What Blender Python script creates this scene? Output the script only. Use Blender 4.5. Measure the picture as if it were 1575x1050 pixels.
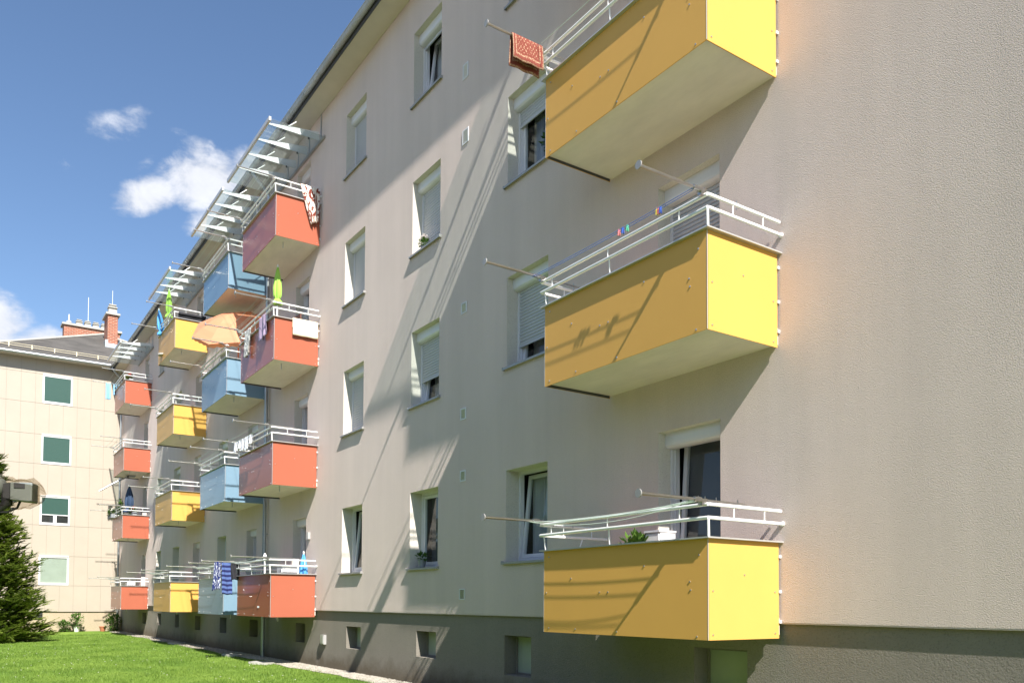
import bpy, math, random
import numpy as np
from mathutils import Vector, Matrix
random.seed(7); rng = np.random.default_rng(7)
R_ = math.radians
SC = bpy.context.scene
for o in list(bpy.data.objects): bpy.data.objects.remove(o)

# ------------------------------------------------------------------ camera
cam = bpy.data.cameras.new('camera'); camo = bpy.data.objects.new('camera', cam)
SC.collection.objects.link(camo); SC.camera = camo
cam.sensor_width = 36.0; cam.lens = 1281.25 / 1575 * 36.0
cam.shift_y = 359.68 / 1575; cam.clip_start = 0.05; cam.clip_end = 3000
yaw, pit, rol = R_(55.896), R_(1.8795), R_(0.2892)
F = Vector((-math.sin(yaw) * math.cos(pit), math.cos(yaw) * math.cos(pit), math.sin(pit)))
Rv = Vector((math.cos(yaw), math.sin(yaw), 0)); Uv = Rv.cross(F)
Rc = Rv * math.cos(rol) + Uv * math.sin(rol); Uc = Uv * math.cos(rol) - Rv * math.sin(rol)
M = Matrix.Identity(4)
for i in range(3):
    M[i][0] = Rc[i]; M[i][1] = Uc[i]; M[i][2] = -F[i]
M[0][3], M[1][3], M[2][3] = 0, -6.896, 1.6523
camo.matrix_world = M

# ------------------------------------------------------------------ sun, sky, exposure
SUN = Vector((5.47, -1.0, 5.33)).normalized()
sl = bpy.data.lights.new('sun', 'SUN'); slo = bpy.data.objects.new('sun', sl)
SC.collection.objects.link(slo); slo.location = (30, -30, 40)
sl.energy = 5.0; sl.angle = R_(0.5); sl.color = (1.0, 0.955, 0.88)
slo.rotation_euler = SUN.to_track_quat('Z', 'Y').to_euler()
SC.render.engine = 'CYCLES'
SC.view_settings.view_transform = 'Standard'; SC.view_settings.look = 'None'
SC.view_settings.gamma = 1.0; SC.view_settings.exposure = 0.95

def cloud_world():
    w = bpy.data.worlds.new('World'); SC.world = w; w.use_nodes = True
    nt = w.node_tree; N = nt.nodes; L = nt.links; N.clear()
    out = N.new('ShaderNodeOutputWorld'); bg = N.new('ShaderNodeBackground'); bg.inputs[1].default_value = 0.087
    sky = N.new('ShaderNodeTexSky'); sky.sky_type = 'NISHITA'; sky.sun_disc = False
    sky.sun_elevation = math.asin(SUN.z); sky.sun_rotation = math.atan2(SUN.x, SUN.y)
    sky.altitude = 350; sky.air_density = 1.05; sky.dust_density = 0.35; sky.ozone_density = 4.0
    tc = N.new('ShaderNodeTexCoord'); sep = N.new('ShaderNodeSeparateXYZ'); L.new(tc.outputs['Generated'], sep.inputs[0])
    def m(op, a, b=None, c=None, clamp=False):
        n = N.new('ShaderNodeMath'); n.operation = op; n.use_clamp = clamp
        for i, v in enumerate((a, b, c)):
            if v is None: continue
            if isinstance(v, (int, float)): n.inputs[i].default_value = v
            else: L.new(v, n.inputs[i])
        return n.outputs[0]
    az = m('MULTIPLY', m('ARCTAN2', sep.outputs[0], sep.outputs[1]), 180 / math.pi)
    el = m('MULTIPLY', m('ARCSINE', sep.outputs[2]), 180 / math.pi)
    def noise(sc, det, dist=0.0, off=0.0, sy=1.5):
        mp = N.new('ShaderNodeMapping'); mp.inputs['Scale'].default_value = (1, 1, sy); mp.inputs['Location'].default_value = (off, off, off)
        L.new(tc.outputs['Generated'], mp.inputs[0])
        n = N.new('ShaderNodeTexNoise'); n.inputs['Scale'].default_value = sc; n.inputs['Detail'].default_value = det
        n.inputs['Roughness'].default_value = 0.58; n.inputs['Distortion'].default_value = dist
        L.new(mp.outputs[0], n.inputs[0]); return n.outputs[0]
    n1 = noise(22, 9, 0.3); n2 = noise(60, 6, 0.8, 3.1, 2.2); n3 = noise(9, 3, 0, 5)
    # azimuth, elevation, half widths, strength, tilt
    blobs = [(-76.4, 25.6, 4.0, 2.2, 1.5, 0.12), (-79.9, 24.3, 3.0, 1.5, 1.4, 0.28), (-73.6, 26.3, 2.6, 2.0, 1.4, 0.1), (-77.0, 27.0, 1.7, 1.3, 1.0, 0), (-75.0, 23.6, 4.0, 1.3, 1.1, 0.2),
             (-81.9, 27.5, 3.3, 1.3, 0.56, 0.22), (-80.7, 28.4, 1.8, .8, 0.5, 0.1),
             (-84.0, 24.9, 1.6, 0.75, .56, -.2), (-80.2, 25.8, 1.2, 0.7, .55, .6), (-78.2, 27.9, 1.3, 0.5, .50, 0),
             (-88.6, 15.6, 3.6, 2.9, 1.5, 0), (-85.3, 14.6, 4.4, 2.0, 1.6, 0), (-81.0, 13.8, 4.0, 1.6, 1.3, 0),
             (-112, 30, 16, 9, 1.0, 0), (-135, 48, 24, 14, 1.3, 0), (-160, 24, 26, 10, .9, 0), (165, 46, 30, 14, 1.3, 0), (130, 20, 26, 8, .9, 0), (60, 30, 18, 7, .8, 0)]  # unseen clouds outside the view, added for neutral fill light
    tot = None
    for a0, e0, wa, we, st, ti in blobs:
        da = m('SUBTRACT', az, a0); de = m('SUBTRACT', el, m('ADD', e0, m('MULTIPLY', da, ti)))
        da = m('DIVIDE', da, wa); de = m('DIVIDE', de, we)
        r2 = m('ADD', m('MULTIPLY', da, da), m('MULTIPLY', de, de))
        g = m('MULTIPLY', m('SUBTRACT', 1.0, m('MINIMUM', r2, 1.0)), st)
        tot = g if tot is None else m('MAXIMUM', tot, g)
    pert = m('ADD', m('MULTIPLY', m('SUBTRACT', n1, 0.5), 2.1), m('MULTIPLY', m('SUBTRACT', n2, 0.5), 0.55))
    dens = m('ADD', m('SUBTRACT', tot, 0.42), m('MULTIPLY', pert, m('MINIMUM', m('MULTIPLY', tot, 2.0), 1.0)))
    mr = N.new('ShaderNodeMapRange'); mr.interpolation_type = 'SMOOTHSTEP'
    mr.inputs['From Min'].default_value = -0.05; mr.inputs['From Max'].default_value = 1.0
    L.new(dens, mr.inputs[0]); al = m('MULTIPLY', mr.outputs[0], 0.96)
    shade = m('ADD', 5.0, m('MULTIPLY', m('SUBTRACT', n1, 0.35), 3.6))
    cc = N.new('ShaderNodeCombineColor')
    L.new(m('MULTIPLY', shade, 0.99), cc.inputs[0]); L.new(m('MULTIPLY', shade, 1.02), cc.inputs[1]); L.new(m('MULTIPLY', shade, 1.10), cc.inputs[2])
    mix = N.new('ShaderNodeMix'); mix.data_type = 'RGBA'
    L.new(al, mix.inputs['Factor']); L.new(sky.outputs[0], mix.inputs['A']); L.new(cc.outputs[0], mix.inputs['B'])
    L.new(mix.outputs['Result'], bg.inputs[0]); L.new(bg.outputs[0], out.inputs[0])
cloud_world()

# ------------------------------------------------------------------ materials
def new_mat(n):
    m = bpy.data.materials.new(n); m.use_nodes = True
    b = m.node_tree.nodes['Principled BSDF']; return m, m.node_tree, b
def tex_noise(nt, scale, detail=4, rough=.55, coord='Object', stretch=None):
    tc = nt.nodes.new('ShaderNodeTexCoord'); n = nt.nodes.new('ShaderNodeTexNoise')
    n.inputs['Scale'].default_value = scale; n.inputs['Detail'].default_value = detail; n.inputs['Roughness'].default_value = rough
    if stretch:
        mp = nt.nodes.new('ShaderNodeMapping'); mp.inputs['Scale'].default_value = stretch
        nt.links.new(tc.outputs[coord], mp.inputs[0]); nt.links.new(mp.outputs[0], n.inputs[0])
    else: nt.links.new(tc.outputs[coord], n.inputs[0])
    return n.outputs[0]
def ramp(nt, fac, stops):
    r = nt.nodes.new('ShaderNodeValToRGB'); nt.links.new(fac, r.inputs[0])
    e = r.color_ramp.elements
    while len(e) < len(stops): e.new(0.5)
    for i, (p, c) in enumerate(stops): e[i].position = p; e[i].color = (*c, 1)
    return r.outputs[0]
def sc3(c, k): return tuple(min(1, x * k) for x in c)
def mat(name, col, rough=.6, metal=0, var=.12, vscale=3.0, bump=0.0, bscale=60, bdet=3, spec=.5, coat=0, stretch=None, sheen=0):
    m, nt, b = new_mat(name)
    f = tex_noise(nt, vscale, 5, .6, stretch=stretch)
    c = ramp(nt, f, [(.25, sc3(col, 1 - var)), (.75, sc3(col, 1 + var))])
    nt.links.new(c, b.inputs['Base Color'])
    b.inputs['Roughness'].default_value = rough; b.inputs['Metallic'].default_value = metal
    b.inputs['Specular IOR Level'].default_value = spec; b.inputs['Coat Weight'].default_value = coat
    b.inputs['Coat Roughness'].default_value = .08
    if bump:
        bn = tex_noise(nt, bscale, bdet, .6); bp = nt.nodes.new('ShaderNodeBump')
        bp.inputs['Distance'].default_value = bump; bp.inputs['Strength'].default_value = 1
        nt.links.new(bn, bp.inputs['Height']); nt.links.new(bp.outputs[0], b.inputs['Normal'])
    return m
def stucco(name, col, d1=.0075, s1=88, d2=.004, s2=190, streak=.08):
    m, nt, b = new_mat(name)
    big = tex_noise(nt, .35, 4, .6); st = tex_noise(nt, 1.3, 5, .65, stretch=(1.6, 1.6, .10))
    mx = nt.nodes.new('ShaderNodeMath'); mx.operation = 'ADD'; nt.links.new(big, mx.inputs[0]); nt.links.new(st, mx.inputs[1])
    hf = nt.nodes.new('ShaderNodeMath'); hf.operation = 'MULTIPLY'; hf.inputs[1].default_value = .5; nt.links.new(mx.outputs[0], hf.inputs[0])
    c = ramp(nt, hf.outputs[0], [(.32, sc3(col, 1 - streak)), (.5, col), (.68, sc3(col, 1 + streak))])
    nt.links.new(c, b.inputs['Base Color']); b.inputs['Roughness'].default_value = .95; b.inputs['Specular IOR Level'].default_value = .15; b.inputs['Diffuse Roughness'].default_value = .45
    a = tex_noise(nt, s1, 2, .6, stretch=(1, 1, 1.1))
    
    if name == 'plinth_render':
        t2 = nt.nodes.new('ShaderNodeTexCoord'); sp = nt.nodes.new('ShaderNodeSeparateXYZ'); nt.links.new(t2.outputs['Object'], sp.inputs[0])
        sn = tex_noise(nt, 2.2, 6, .7); ma = nt.nodes.new('ShaderNodeMath'); ma.operation = 'MULTIPLY_ADD'; ma.inputs[1].default_value = -.55
        nt.links.new(sn, ma.inputs[0]); nt.links.new(sp.outputs[2], ma.inputs[2])
        dirt = ramp(nt, ma.outputs[0], [(.02, (.62, .58, .50)), (.30, (1, 1, 1))]); m2 = nt.nodes.new('ShaderNodeMix'); m2.data_type = 'RGBA'; m2.blend_type = 'MULTIPLY'; m2.inputs['Factor'].default_value = 1
        nt.links.new(c, m2.inputs['A']); nt.links.new(dirt, m2.inputs['B']); c = m2.outputs['Result']
    pit = ramp(nt, a, [(.28, (.80, .79, .78)), (.48, (1, 1, 1)), (.72, (1.0, 1.0, 1.0))]); mu = nt.nodes.new('ShaderNodeMix'); mu.data_type = 'RGBA'; mu.blend_type = 'MULTIPLY'; mu.inputs['Factor'].default_value = 1  # pit shading painted into the colour where the grain is low
    nt.links.new(c, mu.inputs['A']); nt.links.new(pit, mu.inputs['B']); nt.links.new(mu.outputs['Result'], b.inputs['Base Color']); a2 = tex_noise(nt, s2, 2, .5)
    b1 = nt.nodes.new('ShaderNodeBump'); b1.inputs['Distance'].default_value = d1; nt.links.new(a, b1.inputs['Height'])
    b2 = nt.nodes.new('ShaderNodeBump'); b2.inputs['Distance'].default_value = d2; nt.links.new(a2, b2.inputs['Height'])
    nt.links.new(b1.outputs[0], b2.inputs['Normal']); nt.links.new(b2.outputs[0], b.inputs['Normal'])
    return m
def glassy(name, tint, refl=1.0, rough=.02, dust=0):
    m, nt, b = new_mat(name); nt.nodes.remove(b)
    tr = nt.nodes.new('ShaderNodeBsdfTransparent'); tr.inputs[0].default_value = (*tint, 1)
    gl = nt.nodes.new('ShaderNodeBsdfGlossy'); gl.inputs['Roughness'].default_value = rough
    n = tex_noise(nt, .8, 2); c = ramp(nt, n, [(0, (.92 * refl,) * 3), (1, (refl,) * 3)]); nt.links.new(c, gl.inputs[0])
    fr = nt.nodes.new('ShaderNodeFresnel'); fr.inputs[0].default_value = 1.5
    ge = nt.nodes.new('ShaderNodeNewGeometry'); iv = nt.nodes.new('ShaderNodeMath'); iv.operation = 'SUBTRACT'; iv.inputs[0].default_value = 1; nt.links.new(ge.outputs['Backfacing'], iv.inputs[1])
    fm = nt.nodes.new('ShaderNodeMath'); fm.operation = 'MULTIPLY'; nt.links.new(fr.outputs[0], fm.inputs[0]); nt.links.new(iv.outputs[0], fm.inputs[1])
    mx = nt.nodes.new('ShaderNodeMixShader'); nt.links.new(fm.outputs[0], mx.inputs[0])
    nt.links.new(tr.outputs[0], mx.inputs[1]); nt.links.new(gl.outputs[0], mx.inputs[2])
    res = mx.outputs[0]
    if dust:
        df = nt.nodes.new('ShaderNodeBsdfTranslucent'); df.inputs[0].default_value = (.7, .72, .72, 1); d2 = nt.nodes.new('ShaderNodeBsdfDiffuse'); d2.inputs[0].default_value = (.6, .62, .62, 1)
        ad = nt.nodes.new('ShaderNodeMixShader'); ad.inputs[0].default_value = .5; nt.links.new(df.outputs[0], ad.inputs[1]); nt.links.new(d2.outputs[0], ad.inputs[2])
        dm = nt.nodes.new('ShaderNodeMixShader'); dm.inputs[0].default_value = dust; nt.links.new(res, dm.inputs[1]); nt.links.new(ad.outputs[0], dm.inputs[2]); res = dm.outputs[0]
    nt.links.new(res, nt.nodes['Material Output'].inputs[0]); return m
def two_tone(name, c1, c2, kind, scale, th=.5, soft=.04, rough=.9, stretch=(1, 1, 1)):
    m, nt, b = new_mat(name)
    tc = nt.nodes.new('ShaderNodeTexCoord'); mp = nt.nodes.new('ShaderNodeMapping'); mp.inputs['Scale'].default_value = stretch
    nt.links.new(tc.outputs['UV'], mp.inputs[0])
    if kind == 'wave':
        t = nt.nodes.new('ShaderNodeTexWave'); t.inputs['Scale'].default_value = scale; t.bands_direction = 'Y'; o = t.outputs[1]
        t.inputs['Distortion'].default_value = 0.0
    elif kind == 'vor':
        t = nt.nodes.new('ShaderNodeTexVoronoi'); t.inputs['Scale'].default_value = scale; t.feature = 'DISTANCE_TO_EDGE'; o = t.outputs[0]
    else:
        t = nt.nodes.new('ShaderNodeTexNoise'); t.inputs['Scale'].default_value = scale; t.inputs['Distortion'].default_value = 1.5; o = t.outputs[0]
    nt.links.new(mp.outputs[0], t.inputs[0])
    c = ramp(nt, o, [(th - soft, c1), (th + soft, c2)]); nt.links.new(c, b.inputs['Base Color'])
    b.inputs['Roughness'].default_value = rough; b.inputs['Specular IOR Level'].default_value = .2; return m
def brick(name):
    m, nt, b = new_mat(name); tc = nt.nodes.new('ShaderNodeTexCoord')
    t = nt.nodes.new('ShaderNodeTexBrick'); t.inputs['Scale'].default_value = 4.0
    t.inputs['Color1'].default_value = (.24, .065, .035, 1); t.inputs['Color2'].default_value = (.34, .10, .05, 1); t.inputs['Mortar'].default_value = (.40, .27, .20, 1)
    t.inputs['Mortar Size'].default_value = .05; t.inputs['Row Height'].default_value = .33; t.inputs['Brick Width'].default_value = 1.0
    nt.links.new(tc.outputs['UV'], t.inputs[0]); nt.links.new(t.outputs[0], b.inputs['Base Color'])
    b.inputs['Roughness'].default_value = .9; return m
def leafy(name, c1, c2, trans=.25, scale=1.2):
    m, nt, b = new_mat(name)
    f = tex_noise(nt, scale, 6, .7)
    g = nt.nodes.new('ShaderNodeNewGeometry'); ad = nt.nodes.new('ShaderNodeMath'); ad.operation = 'ADD'
    ml = nt.nodes.new('ShaderNodeMath'); ml.operation = 'MULTIPLY'; ml.inputs[1].default_value = .35
    nt.links.new(g.outputs['Random Per Island'], ml.inputs[0]); nt.links.new(ml.outputs[0], ad.inputs[0]); nt.links.new(f, ad.inputs[1])
    c = ramp(nt, ad.outputs[0], [(.4, c1), (.95, c2)]); nt.links.new(c, b.inputs['Base Color'])
    b.inputs['Roughness'].default_value = .55; b.inputs['Specular IOR Level'].default_value = .3
    tl = nt.nodes.new('ShaderNodeBsdfTranslucent'); nt.links.new(c, tl.inputs[0])
    mx = nt.nodes.new('ShaderNodeMixShader'); mx.inputs[0].default_value = trans
    nt.links.new(b.outputs[0], mx.inputs[1]); nt.links.new(tl.outputs[0], mx.inputs[2]); nt.links.new(mx.outputs[0], nt.nodes['Material Output'].inputs[0])
    return m

def rug_mat():
    m, nt, b = new_mat('rug_pattern'); tc = nt.nodes.new('ShaderNodeTexCoord'); sp = nt.nodes.new('ShaderNodeSeparateXYZ'); nt.links.new(tc.outputs['UV'], sp.inputs[0])
    def m_(op, a, b_=None):
        n = nt.nodes.new('ShaderNodeMath'); n.operation = op
        for i, v in enumerate((a, b_)):
            if v is None: continue
            if isinstance(v, (int, float)): n.inputs[i].default_value = v
            else: nt.links.new(v, n.inputs[i])
        return n.outputs[0]
    u = m_('ABSOLUTE', m_('SUBTRACT', sp.outputs[0], .5)); v = m_('ABSOLUTE', m_('SUBTRACT', sp.outputs[1], 1.0))
    e = m_('MAXIMUM', m_('MULTIPLY', u, 2.0), v)                       # 0 centre .. 1 edge
    band = m_('SINE', m_('MULTIPLY', e, 34.0)); fld = m_('MULTIPLY', m_('SINE', m_('MULTIPLY', u, 62.0)), m_('SINE', m_('MULTIPLY', v, 30.0)))
    n = nt.nodes.new('ShaderNodeTexNoise'); n.inputs['Scale'].default_value = 26; nt.links.new(tc.outputs['UV'], n.inputs[0])
    inner = m_('LESS_THAN', e, .68); mix = m_('ADD', m_('MULTIPLY', inner, fld), m_('MULTIPLY', m_('SUBTRACT', 1.0, inner), band))
    tot = m_('ADD', m_('MULTIPLY', mix, .22), n.outputs[0])
    nt.links.new(ramp(nt, tot, [(.46, (.20, .045, .03)), (.62, (.24, .06, .04)), (.70, (.42, .28, .18))]), b.inputs['Base Color']); b.inputs['Roughness'].default_value = .95; return m
WALLC = (.69, .585, .535)
MT = dict(
    wall=stucco('wall_render', WALLC), plinth=stucco('plinth_render', (.255, .232, .198), .006, 62),
    reveal=stucco('reveal_render', (.66, .62, .56), .001, 60, .001),
    soffit=mat('eaves_board', (.62, .55, .47), .8, var=.05), slab=mat('slab_paint', (.73, .66, .58), .75, var=.10, vscale=1.6, stretch=(1, 2.5, 1)),
    white=mat('white_plastic', (.72, .71, .72), .35, var=.02), wmetal=mat('white_metal', (.82, .82, .81), .35, var=.04, vscale=8),
    steel=mat('steel', (.55, .54, .52), .28, 1, var=.08, vscale=10), zinc=mat('zinc', (.42, .44, .45), .42, .85, var=.15, vscale=2),
    dark=mat('dark_metal_and_shade', (.06, .06, .065), .5, var=.1), sill=mat('sill_metal', (.36, .35, .34), .45, .3, var=.08),
    shade=mat('shutter_slats', (.50, .51, .53), .45, var=.03), cap=mat('cap_metal', (.55, .54, .53), .4, .4, var=.05),
    glass=glassy('window_glass', (.80, .84, .84), .9), cglass=glassy('canopy_glass', (.86, .91, .90), .9, dust=.10),
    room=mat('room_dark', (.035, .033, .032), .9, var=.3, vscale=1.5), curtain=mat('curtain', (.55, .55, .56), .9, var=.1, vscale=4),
    blind=mat('grey_blind', (.10, .105, .115), .85, var=.1), frost=mat('frosted_board', (.42, .46, .38), .5, var=.08),
    yellow=mat('yellow_panel', (.69, .385, .10), .35, var=.03, vscale=1.2, spec=.12, bump=.0006, bscale=1.6, bdet=1),
    red=mat('orange_red_panel', (.40, .12, .072), .26, var=.03, vscale=1.2, spec=.42, bump=.0006, bscale=1.6, bdet=1),
    blue=mat('blue_panel', (.19, .30, .40), .2, var=.025, vscale=1.2, spec=.6, bump=.0006, bscale=1.6, bdet=1),
    screw=mat('screw_head', (.6, .6, .6), .3, .8, var=.05),
    brick=brick('chimney_brick'), roof=mat('roof_sheet', (.085, .078, .07), .85, var=.35, vscale=1.0, stretch=(1, 1, 3), bump=.02, bscale=9),
    cream=mat('cream_cladding', (.405, .35, .285), .6, var=.04, vscale=.9), cjoint=mat('cladding_joint', (.27, .235, .18), .8),
    cplinth=stucco('cream_plinth', (.48, .40, .29), .004, 30), green=mat('green_shutter', (.042, .098, .082), .5, var=.05, vscale=20),
    concrete=mat('concrete', (.42, .40, .36), .9, var=.15, bump=.004), guard=mat('guard_rail', (.72, .64, .45), .5, .1),
    terracotta=mat('terracotta', (.45, .16, .08), .8), bark=mat('bark', (.12, .085, .06), .9, var=.3, bump=.01, bscale=20),
    soil=mat('soil', (.07, .05, .035), .95, var=.3), potgrey=mat('grey_pot', (.25, .26, .28), .6), potwhite=mat('white_pot', (.8, .8, .78), .5),
    leaf=leafy('plant_leaf', (.04, .09, .015), (.13, .24, .04)), flower=mat('white_petal', (.85, .78, .76), .8), redflower=mat('red_petal', (.6, .05, .05), .8),
    conifer=leafy('conifer_spray', (.07, .13, .018), (.36, .44, .08), .35, .8),
    line=mat('white_line', (.6, .68, .62), .6), bline=mat('blue_line', (.12, .22, .6), .6),
    housing=mat('lamp_housing', (.20, .22, .21), .45, var=.1), cable=mat('black_cable', (.02, .02, .022), .5),
    plastic=glassy('clear_plastic', (.80, .77, .72), 1.0, .15), post=mat('post_steel', (.25, .26, .25), .5, .5),
    orange=mat('orange_fabric', (.85, .38, .20), .9, var=.06), lime=mat('lime_fabric', (.36, .62, .10), .9, var=.1), navy=mat('navy_fabric', (.03, .06, .12), .8, var=.2),
    azure=mat('azure_fabric', (.08, .32, .68), .8, var=.15), brown=mat('brown_wood', (.13, .05, .035), .7, var=.2), peg=mat('peg', (.7, .2, .2), .5),
    pegb=mat('peg_blue', (.05, .12, .5), .5), pegg=mat('peg_green', (.1, .5, .3), .5), pegy=mat('peg_yellow', (.75, .6, .1), .5),
    darkcloth=mat('dark_cloth', (.02, .02, .026), .95), lilac=mat('lilac_cloth', (.42, .32, .45), .95, var=.08), creamcloth=mat('cream_cloth', (.78, .68, .50), .95, var=.05),
    whitecloth=mat('white_cloth', (.80, .80, .86), .95, var=.08, vscale=9), lightblue=mat('lightblue_cloth', (.25, .48, .66), .95, var=.1),
    rug=rug_mat(),
    rugback=mat('rug_back', (.28, .055, .035), .95, var=.2, vscale=20),
    pattern=two_tone('leaf_pattern', (.20, .045, .03), (.78, .70, .62), 'n', 5, .47, .03),
    bluewhite=two_tone('blue_white_pattern', (.015, .025, .12), (.55, .58, .65), 'n', 9, .56, .03),
    stripes=two_tone('blue_stripes', (.02, .025, .10), (.09, .14, .34), 'wave', 2.2, .5, .06),
    greywhite=two_tone('grey_white_pattern', (.28, .28, .28), (.72, .72, .68), 'n', 6, .5, .05),
)

# ------------------------------------------------------------------ mesh helpers
COL = SC.collection
class MB:
    def __init__(s): s.v = []; s.f = []; s.m = []; s.uv = None
    def quad(s, a, b, c, d, m=0):
        n = len(s.v); s.v += [tuple(a), tuple(b), tuple(c), tuple(d)]; s.f.append((n, n+1, n+2, n+3)); s.m.append(m)
    def tri(s, a, b, c, m=0):
        n = len(s.v); s.v += [tuple(a), tuple(b), tuple(c)]; s.f.append((n, n+1, n+2)); s.m.append(m)
    def box(s, x0, x1, y0, y1, z0, z1, m=0):
        n = len(s.v)
        s.v += [(x0,y0,z0),(x1,y0,z0),(x1,y1,z0),(x0,y1,z0),(x0,y0,z1),(x1,y0,z1),(x1,y1,z1),(x0,y1,z1)]
        for q in ((0,3,2,1),(4,5,6,7),(0,1,5,4),(1,2,6,5),(2,3,7,6),(3,0,4,7)): s.f.append(tuple(n+i for i in q)); s.m.append(m)
    def tube(s, pts, r, n=8, m=0, caps=True):
        pts = [Vector(p) for p in pts]; rs = r if isinstance(r, (list, tuple)) else [r] * len(pts)
        b = len(s.v); up = None
        for i, p in enumerate(pts):
            t = (pts[min(i+1, len(pts)-1)] - pts[max(i-1, 0)]).normalized()
            if up is None: up = Vector((0,0,1)) if abs(t.z) < .9 else Vector((1,0,0))
            a = t.cross(up).normalized(); c = a.cross(t).normalized(); up = c
            for k in range(n):
                an = 2*math.pi*k/n; q = p + (a*math.cos(an) + c*math.sin(an)) * rs[i]; s.v.append(tuple(q))
        for i in range(len(pts)-1):
            for k in range(n):
                k2 = (k+1) % n; s.f.append((b+i*n+k, b+i*n+k2, b+(i+1)*n+k2, b+(i+1)*n+k)); s.m.append(m)
        if caps:
            s.f.append(tuple(b+k for k in range(n))[::-1]); s.m.append(m)
            e = b+(len(pts)-1)*n; s.f.append(tuple(e+k for k in range(n))); s.m.append(m)
    def lathe(s, c, prof, n=12, m=0, wob=0):
        b = len(s.v)
        for (r, z) in prof:
            for k in range(n):
                an = 2*math.pi*k/n; rr = r*(1 + wob*(1 if k % 2 else -1)); s.v.append((c[0]+rr*math.cos(an), c[1]+rr*math.sin(an), c[2]+z))
        for i in range(len(prof)-1):
            for k in range(n):
                k2 = (k+1) % n; s.f.append((b+i*n+k, b+i*n+k2, b+(i+1)*n+k2, b+(i+1)*n+k)); s.m.append(m)
    def prism(s, prof, x0, x1, m=0):   # profile of (y,z) extruded along x
        n = len(prof); b = len(s.v)
        s.v += [(x0, y, z) for y, z in prof] + [(x1, y, z) for y, z in prof]
        for k in range(n):
            k2 = (k+1) % n; s.f.append((b+k, b+k2, b+n+k2, b+n+k)); s.m.append(m)
        s.f.append(tuple(b+k for k in range(n))[::-1]); s.m.append(m); s.f.append(tuple(b+n+k for k in range(n))); s.m.append(m)
    def build(s, name, mats, parent=None, smooth=False, uv=None, solid=0):
        me = bpy.data.meshes.new(name); me.from_pydata(s.v, [], s.f)
        mats = mats if isinstance(mats, (list, tuple)) else [mats]
        for x in mats: me.materials.append(MT[x] if isinstance(x, str) else x)
        if len(mats) > 1: me.polygons.foreach_set('material_index', s.m)
        if smooth: me.polygons.foreach_set('use_smooth', [True]*len(s.f))
        me.update()
        o = bpy.data.objects.new(name, me); COL.objects.link(o)
        if smooth:
            md = o.modifiers.new('split', 'EDGE_SPLIT'); md.split_angle = R_(45)
        if parent is not None: o.parent = parent
        if solid: md = o.modifiers.new('thick', 'SOLIDIFY'); md.thickness = solid
        return o
def tag(o, label=None, cat=None, group=None, kind=None):
    if label: o['label'] = label
    if cat: o['category'] = cat
    if group: o['group'] = group
    if kind: o['kind'] = kind
    return o
def thing(name, label, cat, loc=(0, 0, 0), group=None):
    o = bpy.data.objects.new(name, None); COL.objects.link(o); o.location = loc; o.empty_display_size = .2
    return tag(o, label, cat, group)
def fix(o, p):    # child built in world coordinates under a placed empty
    o.matrix_parent_inverse = Matrix.Translation(-Vector(p.location)); return o

# ------------------------------------------------------------------ measures
DH = [0, 2.921, 5.70, 8.482]; ZB = 1.314; PH = .951; DP = 1.035
SZ = 2.263; TZ = 3.635; WALLTOP = 12.88; PL = 1.47; GZ = .2; XW0, XW1 = -44.5, 9.0
BAY = dict(yellow_near=-5.395, red_near=-18.094, blue=-21.87, yellow_far=-28.03, red_far=-37.12)
WID = dict(yellow_near=2.578, red_near=2.52, blue=2.54, yellow_far=2.55, red_far=2.5)

# ------------------------------------------------------------------ the setting
g = MB(); g.quad((-600, -8.3, GZ), (500, -8.3, GZ), (500, 500, GZ), (-600, 500, GZ))
def lawn_mat():
    m, nt, b = new_mat('lawn_soil_and_turf')
    a = tex_noise(nt, .55, 6, .65); c = tex_noise(nt, 22, 5, .75)
    mx = nt.nodes.new('ShaderNodeMath'); mx.operation = 'MULTIPLY_ADD'; mx.inputs[1].default_value = .45; nt.links.new(c, mx.inputs[0]); nt.links.new(a, mx.inputs[2])
    col = ramp(nt, mx.outputs[0], [(.38, (.060, .125, .016)), (.60, (.12, .215, .030)), (.85, (.20, .30, .05))])
    nt.links.new(col, b.inputs['Base Color']); b.inputs['Roughness'].default_value = .9; b.inputs['Specular IOR Level'].default_value = .1
    bn = tex_noise(nt, 60, 4, .8); bp = nt.nodes.new('ShaderNodeBump'); bp.inputs['Distance'].default_value = .02
    nt.links.new(bn, bp.inputs['Height']); nt.links.new(bp.outputs[0], b.inputs['Normal']); return m
MT['lawn'] = lawn_mat()
tag(g.build('lawn', 'lawn'), kind='structure')
MT['bed'] = mat('gravel_bed', (.28, .25, .21), .95, var=.4, vscale=25, bump=.02, bscale=40)
g = MB(); N = 60; pr = []
for i in range(N+1):
    x = XW0 + 1 + (4 - XW0 - 1)*i/N; pr.append((x, -.52 - .06*math.sin(x*1.3) - .03*math.sin(x*4.1)))
for (a, b), (c, d) in zip(pr, pr[1:]): g.quad((a, b, GZ+.004), (c, d, GZ+.004), (c, .05, GZ+.004), (a, .05, GZ+.004))
tag(g.build('gravel_strip', 'bed'), kind='structure')
g = MB(); g.quad((-600, -700, GZ), (500, -700, GZ), (500, -8.31, GZ), (-600, -8.31, GZ))
MT['pave'] = mat('bounce_paving', (.30, .27, .25), .9, var=.15, vscale=.6, bump=.004)
tag(g.build('added_bounce_paving', 'pave'), kind='structure')  # unseen paving added beyond the lawn for neutral bounce light
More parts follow.
